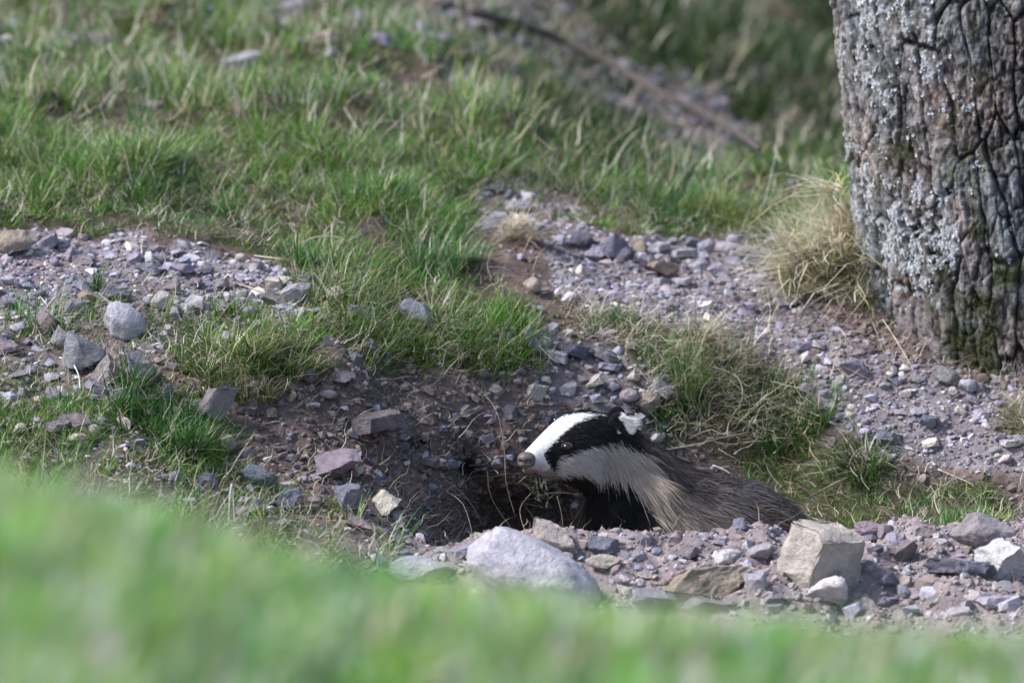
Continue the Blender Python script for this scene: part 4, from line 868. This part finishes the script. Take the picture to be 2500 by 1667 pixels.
ss = np.concatenate([np.linspace(0, 4, 46), np.linspace(4, NR - 1, ns - 46 + 1)[1:]]); phs = np.linspace(0, 2 * math.pi, nph, endpoint=False)
SS, PP_ = np.meshgrid(ss, phs, indexing='ij'); BV = bsurf(SS.ravel(), PP_.ravel()).reshape(ns, nph, 3)
# soft anatomy: brow above the eye, hollow before it, cheek
cx_, cr_ = proj(BV)
cl, x_, y_ = pattern(SS.ravel(), PP_.ravel()); bc, _ = basecol(cl, x_, y_, SS.ravel()); bc = bc / np.maximum(1e-6, 1)
vid = np.arange(ns * nph).reshape(ns, nph); nxt = np.roll(vid, -1, 1)
q = np.stack([vid[:-1], vid[1:], nxt[1:], nxt[:-1]], -1).reshape(-1, 4)
caps = np.concatenate([[[vid[0, 0], vid[0, k], vid[0, k + 1]] for k in range(1, nph - 1)], [[vid[-1, 0], vid[-1, k + 1], vid[-1, k]] for k in range(1, nph - 1)]])
M_skin = mat_attr('fur_under', .9, .1, .15, 300, 0)
badger = link('badger', None, label='black and white striped badger looking out of its burrow', category='badger')
b0 = P(1640, 1420, -.0); badger.location = b0
body_me = mesh_np('body', BV.reshape(-1, 3) - b0, q, caps, bc * .8); body = link('body', body_me, M_skin, badger)
# forelegs grow out of the chest as part of the same skin
def limb(pts, rad, K=16):
    pts = np.array(pts); d = norm(np.gradient(pts, axis=0)); a = norm(np.cross(d, [0, 1, .01])); b = np.cross(d, a); th_ = np.linspace(0, 6.283, K, endpoint=False)
    v = pts[:, None] + np.array(rad)[:, None, None] * (np.cos(th_)[None, :, None] * a[:, None] + np.sin(th_)[None, :, None] * b[:, None])
    m = len(pts); i = np.arange(m - 1)[:, None] * K + np.arange(K)[None]; j = np.arange(m - 1)[:, None] * K + (np.arange(K)[None] + 1) % K
    cp = np.concatenate([[[0, k + 1, k] for k in range(1, K - 1)], [[(m - 1) * K, (m - 1) * K + k, (m - 1) * K + k + 1] for k in range(1, K - 1)]])
    return v.reshape(-1, 3), np.stack([i, j, j + K, i + K], -1).reshape(-1, 4), cp
bm = bmesh.new(); bm.from_mesh(body_me); lay = bm.verts.layers.float_color['Col']
for yy, dx in ((-.055, 0), (.045, 25)):
    v, q2, cp = limb([P(1500 + dx, 1300, yy), P(1485 + dx, 1380, yy - .01), P(1465 + dx, 1440, yy - .012), P(1452 + dx, 1485, yy - .014), P(1425 + dx, 1497, yy - .016)], [.05, .036, .027, .024, .017])
    bv = [bm.verts.new(p - b0) for p in v]
    for z_ in bv: z_[lay] = (.012, .011, .011, 1)
    for fc in list(q2) + list(cp): bm.faces.new([bv[i] for i in fc])
bm.to_mesh(body_me); bm.free()
for pl in body_me.polygons: pl.use_smooth = True

# fur
def fur(n):
    # area sampling on the loft
    e1 = BV[1:, :] - BV[:-1, :]; e2 = np.roll(BV, -1, 1)[:-1] - BV[:-1]; ar = np.linalg.norm(np.cross(e1, e2), axis=-1)
    smid = .5 * (ss[1:] + ss[:-1])
    cam_side = (np.sin(phs)[None, :] > -.45) | (np.abs(phs[None, :]) < .8)
    wgt = ar * np.where(cam_side, 1.0, .25) * np.where(smid < 3, 5.0, np.where(smid < 9, 2.4, 1.0))[:, None]
    cs = np.cumsum(wgt.ravel()); i = np.clip(np.searchsorted(cs, rng.random(n) * cs[-1]), 0, wgt.size - 1); a, b = np.divmod(i, nph)
    s = ss[a] + (ss[a + 1] - ss[a]) * rng.random(n); ph = phs[b] + rng.random(n) * (2 * math.pi / nph)
    p = bsurf(s, ph); ds = norm(bsurf(np.minimum(s + .05, NR - 1), ph) - bsurf(np.maximum(s - .05, 0), ph)); dp = norm(bsurf(s, ph + .03) - bsurf(s, ph - .03))
    nr = norm(np.cross(ds, dp)); ctr = cr_interp(s); cen = .5 * (P(ctr[:, 0], ctr[:, 1], ctr[:, 4]) + P(ctr[:, 2], ctr[:, 3], ctr[:, 4]))
    nr = np.where(((p - cen) * nr).sum(-1, keepdims=True) < 0, -nr, nr)
    cl, x, y = pattern(s, ph, 3.2)
    col, g = basecol(cl, x, y, s)
    ln = np.interp(s, [0, 2, 4, 6, 8, 10, 12, 15, 19], [.0018, .003, .0055, .009, .013, .02, .028, .034, .03])
    ln = np.where(cl == 2, ln * 1.1, ln); ln = np.where(cl == 1, ln * .85, ln) * rng.uniform(.6, 1.3, n)
    eye = np.exp(-(((x - 1383) / 11) ** 2 + ((y - 1090) / 8) ** 2)); ln *= 1 - .8 * eye
    gh = (rng.random(n) < .09) & (s > 9.5); ln = np.where(gh, ln * 1.55, ln)
    lift = np.interp(s, [0, 4, 8, 12, 19], [.25, .22, .25, .32, .34]) * rng.uniform(.4, 1.6, n)
    clump = np.stack([noise(p[:, 0] * 60, p[:, 1] * 60, p[:, 2] * 60, 400 + k) for k in range(3)], -1)
    d = norm(ds + nr * lift[:, None] + (.22 + .16 * sstep(9, 12, s))[:, None] * clump + rng.normal(0, .12, (n, 3)) + np.array([0, 0, -.12]) * sstep(6, 10, s)[:, None])
    K = 5; t = np.linspace(0, 1, K); sag = np.array([0, 0, -1.0]) * .18 - nr * .16
    pos = p[:, None] - nr[:, None] * .001 + ln[:, None, None] * (t[None, :, None] * d[:, None] + (t ** 2)[None, :, None] * sag[:, None])
    colk = np.repeat(col[:, None], K, 1)
    grz = ((cl == 4))[:, None] * 1.0
    tip = rng.random(n) < (.16 + .4 * g)
    band = np.array([1.0, .75, .55, .6, 1.0])[None, :, None]
    colk = colk * (1 - grz[..., None] * (1 - band))
    tipc = np.array([.55, .5, .48]) * rng.uniform(.6, 1.1, n)[:, None]
    m = ((cl == 4) & tip)
    colk[m, 3] = .55 * colk[m, 3] + .45 * tipc[m]; colk[m, 4] = tipc[m]
    w = np.interp(s, [0, 4, 8, 12, 19], [.00022, .00026, .00032, .0004, .00045]) * rng.uniform(.7, 1.3, n)
    rad = w[:, None] * np.array([1, 1, .85, .6, .12])[None] 
    keep = ((x - 1383) / 15) ** 2 + ((y - 1090) / 10) ** 2 > 1
    return pos[keep], colk[keep], rad[keep]
def tuftline(pts, n, d, L, col, yv):
    pts = np.array([CR(*p) for p in pts]); t = rng.random(n) * (len(pts) - 1); i = np.minimum(t.astype(int), len(pts) - 2); u = (t - i)[:, None]
    q = pts[i] * (1 - u) + pts[i + 1] * u + rng.normal(0, 3.0, (n, 2)); p = P(q[:, 0], q[:, 1], np.full(n, yv) + rng.normal(0, .004, n))
    d = norm(np.array(d) + rng.normal(0, .22, (n, 3))); K = 5; tt_ = np.linspace(0, 1, K); ln = L * rng.uniform(.5, 1.25, n)
    pos = p[:, None] + ln[:, None, None] * (tt_[None, :, None] * d[:, None] + (tt_ ** 2)[None, :, None] * np.array([0, 0, -.15]))
    return pos, np.repeat((np.array(col) * rng.uniform(.8, 1.1, n)[:, None])[:, None], K, 1), np.tile(np.array([1, 1, .8, .5, .1]) * .00014, (n, 1))
def curves(name, pos, col, rad, mat, parent, origin, **props):
    n, K = pos.shape[:2]; cu = bpy.data.hair_curves.new(name); cu.add_curves([K] * n)
    cu.attributes['position'].data.foreach_set('vector', (pos - origin).astype(np.float32).ravel())
    ra = cu.attributes.get('radius') or cu.attributes.new('radius', 'FLOAT', 'POINT'); ra.data.foreach_set('value', rad.astype(np.float32).ravel())
    ca_ = cu.attributes.new('Col', 'FLOAT_COLOR', 'POINT'); cc_ = np.ones((n, K, 4), np.float32); cc_[..., :3] = col; ca_.data.foreach_set('color', cc_.ravel())
    return link(name, cu, mat, parent, **props)
m, ntm, b = mat_new('badger_fur'); at = nn(ntm, 'ShaderNodeAttribute', attribute_name='Col'); ntm.links.new(at.outputs['Color'], b.inputs['Base Color'])
b.inputs['Roughness'].default_value = .55; b.inputs['Specular IOR Level'].default_value = .25; M_fur = m
pos, col, rad = fur(170000)
curves('fur', pos, col, rad, M_fur, badger, b0)

def blob(name, ctr, rad3, mat, col, parent, rot=None, fn=None, sub=4, **props):
    v, fc = ICO[sub]; v = v.copy()
    if fn: v = fn(v)
    v = v * np.array(rad3)
    if rot is not None: v = v @ np.array(Matrix.Rotation(rot[0], 3, rot[1])).T
    o = link(name, mesh_np(name, v, None, fc, np.tile(col, (len(v), 1)) if np.ndim(col) == 1 else col), mat, parent, **props)
    o.location = Vector(ctr) - Vector(b0); return o
# eyes
M_eye, _, b = mat_new('eye_black'); b.inputs['Specular IOR Level'].default_value = 1.0; b.inputs['Base Color'].default_value = (.008, .006, .006, 1); b.inputs['Roughness'].default_value = .2
def surf_at(px, row):
    s_, p_ = np.meshgrid(np.linspace(2, 9, 140), np.linspace(0, math.pi, 120)); q = bsurf(s_.ravel(), p_.ravel()); a, b_ = proj(q)
    i = np.argmin((a - px) ** 2 + (b_ - row) ** 2); return q[i], s_.ravel()[i], p_.ravel()[i]
ep, es, eph = surf_at(1383, 1090)
blob('eye', ep + np.array([.0008, -.0032, .0004]), (.0056, .0048, .0040), M_eye, np.zeros(3), badger)
efar = bsurf(np.array([es]), np.array([2 * PM - eph]))[0]
blob('eye', efar + np.array([0, -.001, 0]), (.005, .004, .004), M_eye, np.zeros(3), badger)
lid = np.array([.065, .054, .05])
tt_ = np.linspace(0, 6.283, 28, endpoint=False); uu_ = np.linspace(0, 6.283, 10, endpoint=False)
tv = np.array([[(.0066 + .0010 * math.cos(b_)) * math.cos(a_), .0010 * math.sin(b_) - .0026 - .0014 * math.cos(2 * a_), (.0042 + .0010 * math.cos(b_)) * math.sin(a_)] for a_ in tt_ for b_ in uu_])
tq = np.array([[i_ * 10 + j_, ((i_ + 1) % 28) * 10 + j_, ((i_ + 1) % 28) * 10 + (j_ + 1) % 10, i_ * 10 + (j_ + 1) % 10] for i_ in range(28) for j_ in range(10)])
lo = link('eyelid', mesh_np('eyelid', tv, tq, None, np.tile(lid, (280, 1))), M_skin, badger); lo.location = Vector(ep) + Vector((.0008, .0005, .0004)) - Vector(b0)
# nose pad with two nostrils
M_nose = mat_attr('nose_leather', .45, .4, .2, 400, .5, 900, .0006)
def nosef(v):
    v = np.sign(v) * np.abs(v) ** .85
    for c0 in ((-.68, -.66, -.08), (.18, -.95, -.08)):
        d = np.linalg.norm((v - np.array(c0)) * np.array([1.0, 1.0, 1.5]), axis=1); v = v * (1 - .42 * np.exp(-(d / .30) ** 2))[:, None]
    return v
ncl = P(1286, 1123, -.150)
nv = nosef(ICO[4][0]); dk = np.exp(-(np.linalg.norm((nv - np.array([.16, -.75, -.06])) * [1, 1, 1.6], axis=1) / .36) ** 2) + np.exp(-(np.linalg.norm((nv - np.array([-.58, -.58, -.06])) * [1, 1, 1.6], axis=1) / .34) ** 2)
ncol = np.array([.105, .082, .08]) * (1 - .93 * np.clip(dk * 1.2, 0, 1))[:, None]
blob('nose', ncl, (.0124, .0116, .0110), M_nose, ncol, badger, None, nosef)
blob('chin', P(1300, 1149, -.140), (.0125, .011, .0070), M_nose, np.array([.07, .053, .048]), badger)
# mouth line and whiskers
mp = np.array([surf_at(*CR(x, y))[0] for x, y in ((455, 600), (500, 622), (550, 632), (600, 622))]) + np.array([0, -.0006, 0])
mo_ = tube('mouth', mp, .0009, .0005, M_skin, np.array([.02, .016, .015]), '', ''); mo_.parent = badger; mo_.location = Vector(mp[0]) - Vector(b0)
for k_ in ('label', 'category'): del mo_[k_]
# ears: small rounded flaps, black with a white fringe
def earf(v):
    v = v.copy(); v[:, 1] = v[:, 1] * .35 - .25 * (v[:, 0] ** 2 + v[:, 2] ** 2) * (v[:, 1] < 0); return v
ep2, s2, p2 = surf_at(*CR(1075, 250))
ev = ICO[4][0]; et = sstep(.0, .3, ev[:, 0] * .9 + ev[:, 2] * .3)[:, None]; ecol = CK * 1.2 * (1 - et) + np.array([.7, .68, .68]) * et
blob('ear', ep2 + np.array([.005, -.006, .001]), (.0125, .012, .015), M_skin, ecol, badger, (math.radians(25), 'Y'), earf)
ef = bsurf(np.array([s2]), np.array([2 * PM - p2]))[0]
blob('ear', ef + np.array([.002, .004, .004]), (.012, .012, .015), M_skin, CK * 1.2, badger, (math.radians(15), 'Y'), earf)
ey = float(ep2[1])
def tuftarea(poly, n, d, L, col, yv, rad=.00016):
    poly = np.array([CR(*p) for p in poly]); q = []
    while len(q) < n:
        c_ = rng.uniform(poly.min(0), poly.max(0), (n, 2)); q += list(c_[inpoly(c_[:, 0], c_[:, 1], [tuple(t) for t in poly])])
    q = np.array(q[:n]); p = P(q[:, 0], q[:, 1], np.full(n, yv) + rng.normal(0, .0015, n))
    d = norm(np.array(d) + rng.normal(0, .16, (n, 3))); tt_ = np.linspace(0, 1, 5); ln = L * rng.uniform(.5, 1.25, n)
    pos = p[:, None] + ln[:, None, None] * (tt_[None, :, None] * d[:, None] + (tt_ ** 2)[None, :, None] * np.array([0, .1, -.15]))
    return pos, np.repeat((np.array(col) * rng.uniform(.8, 1.1, n)[:, None])[:, None], 5, 1), np.tile(np.array([1, 1, .8, .5, .1]) * rad, (n, 1))
A = tuftarea([(1050, 200), (1090, 188), (1130, 205), (1165, 235), (1172, 265), (1150, 305), (1135, 318), (1112, 295), (1090, 250)], 3200, (1.0, -.1, -.12), .0055, (.8, .78, .78), ey - .0125)
B = tuftline([(1120, 205), (1160, 235), (1172, 265)], 120, (1.0, -.1, .15), .011, (.75, .73, .73), ey - .0115)
D = tuftarea([(1000, 185), (1050, 192), (1090, 245), (1112, 300), (1120, 330), (1060, 300), (1010, 230)], 3000, (.9, -.15, -.2), .006, (.014, .014, .016), ey - .0115)
curves('ear_fringe', *[np.concatenate(z_) for z_ in zip(A, B, D)], M_fur, badger, b0, label='white hair fringe of the near ear')
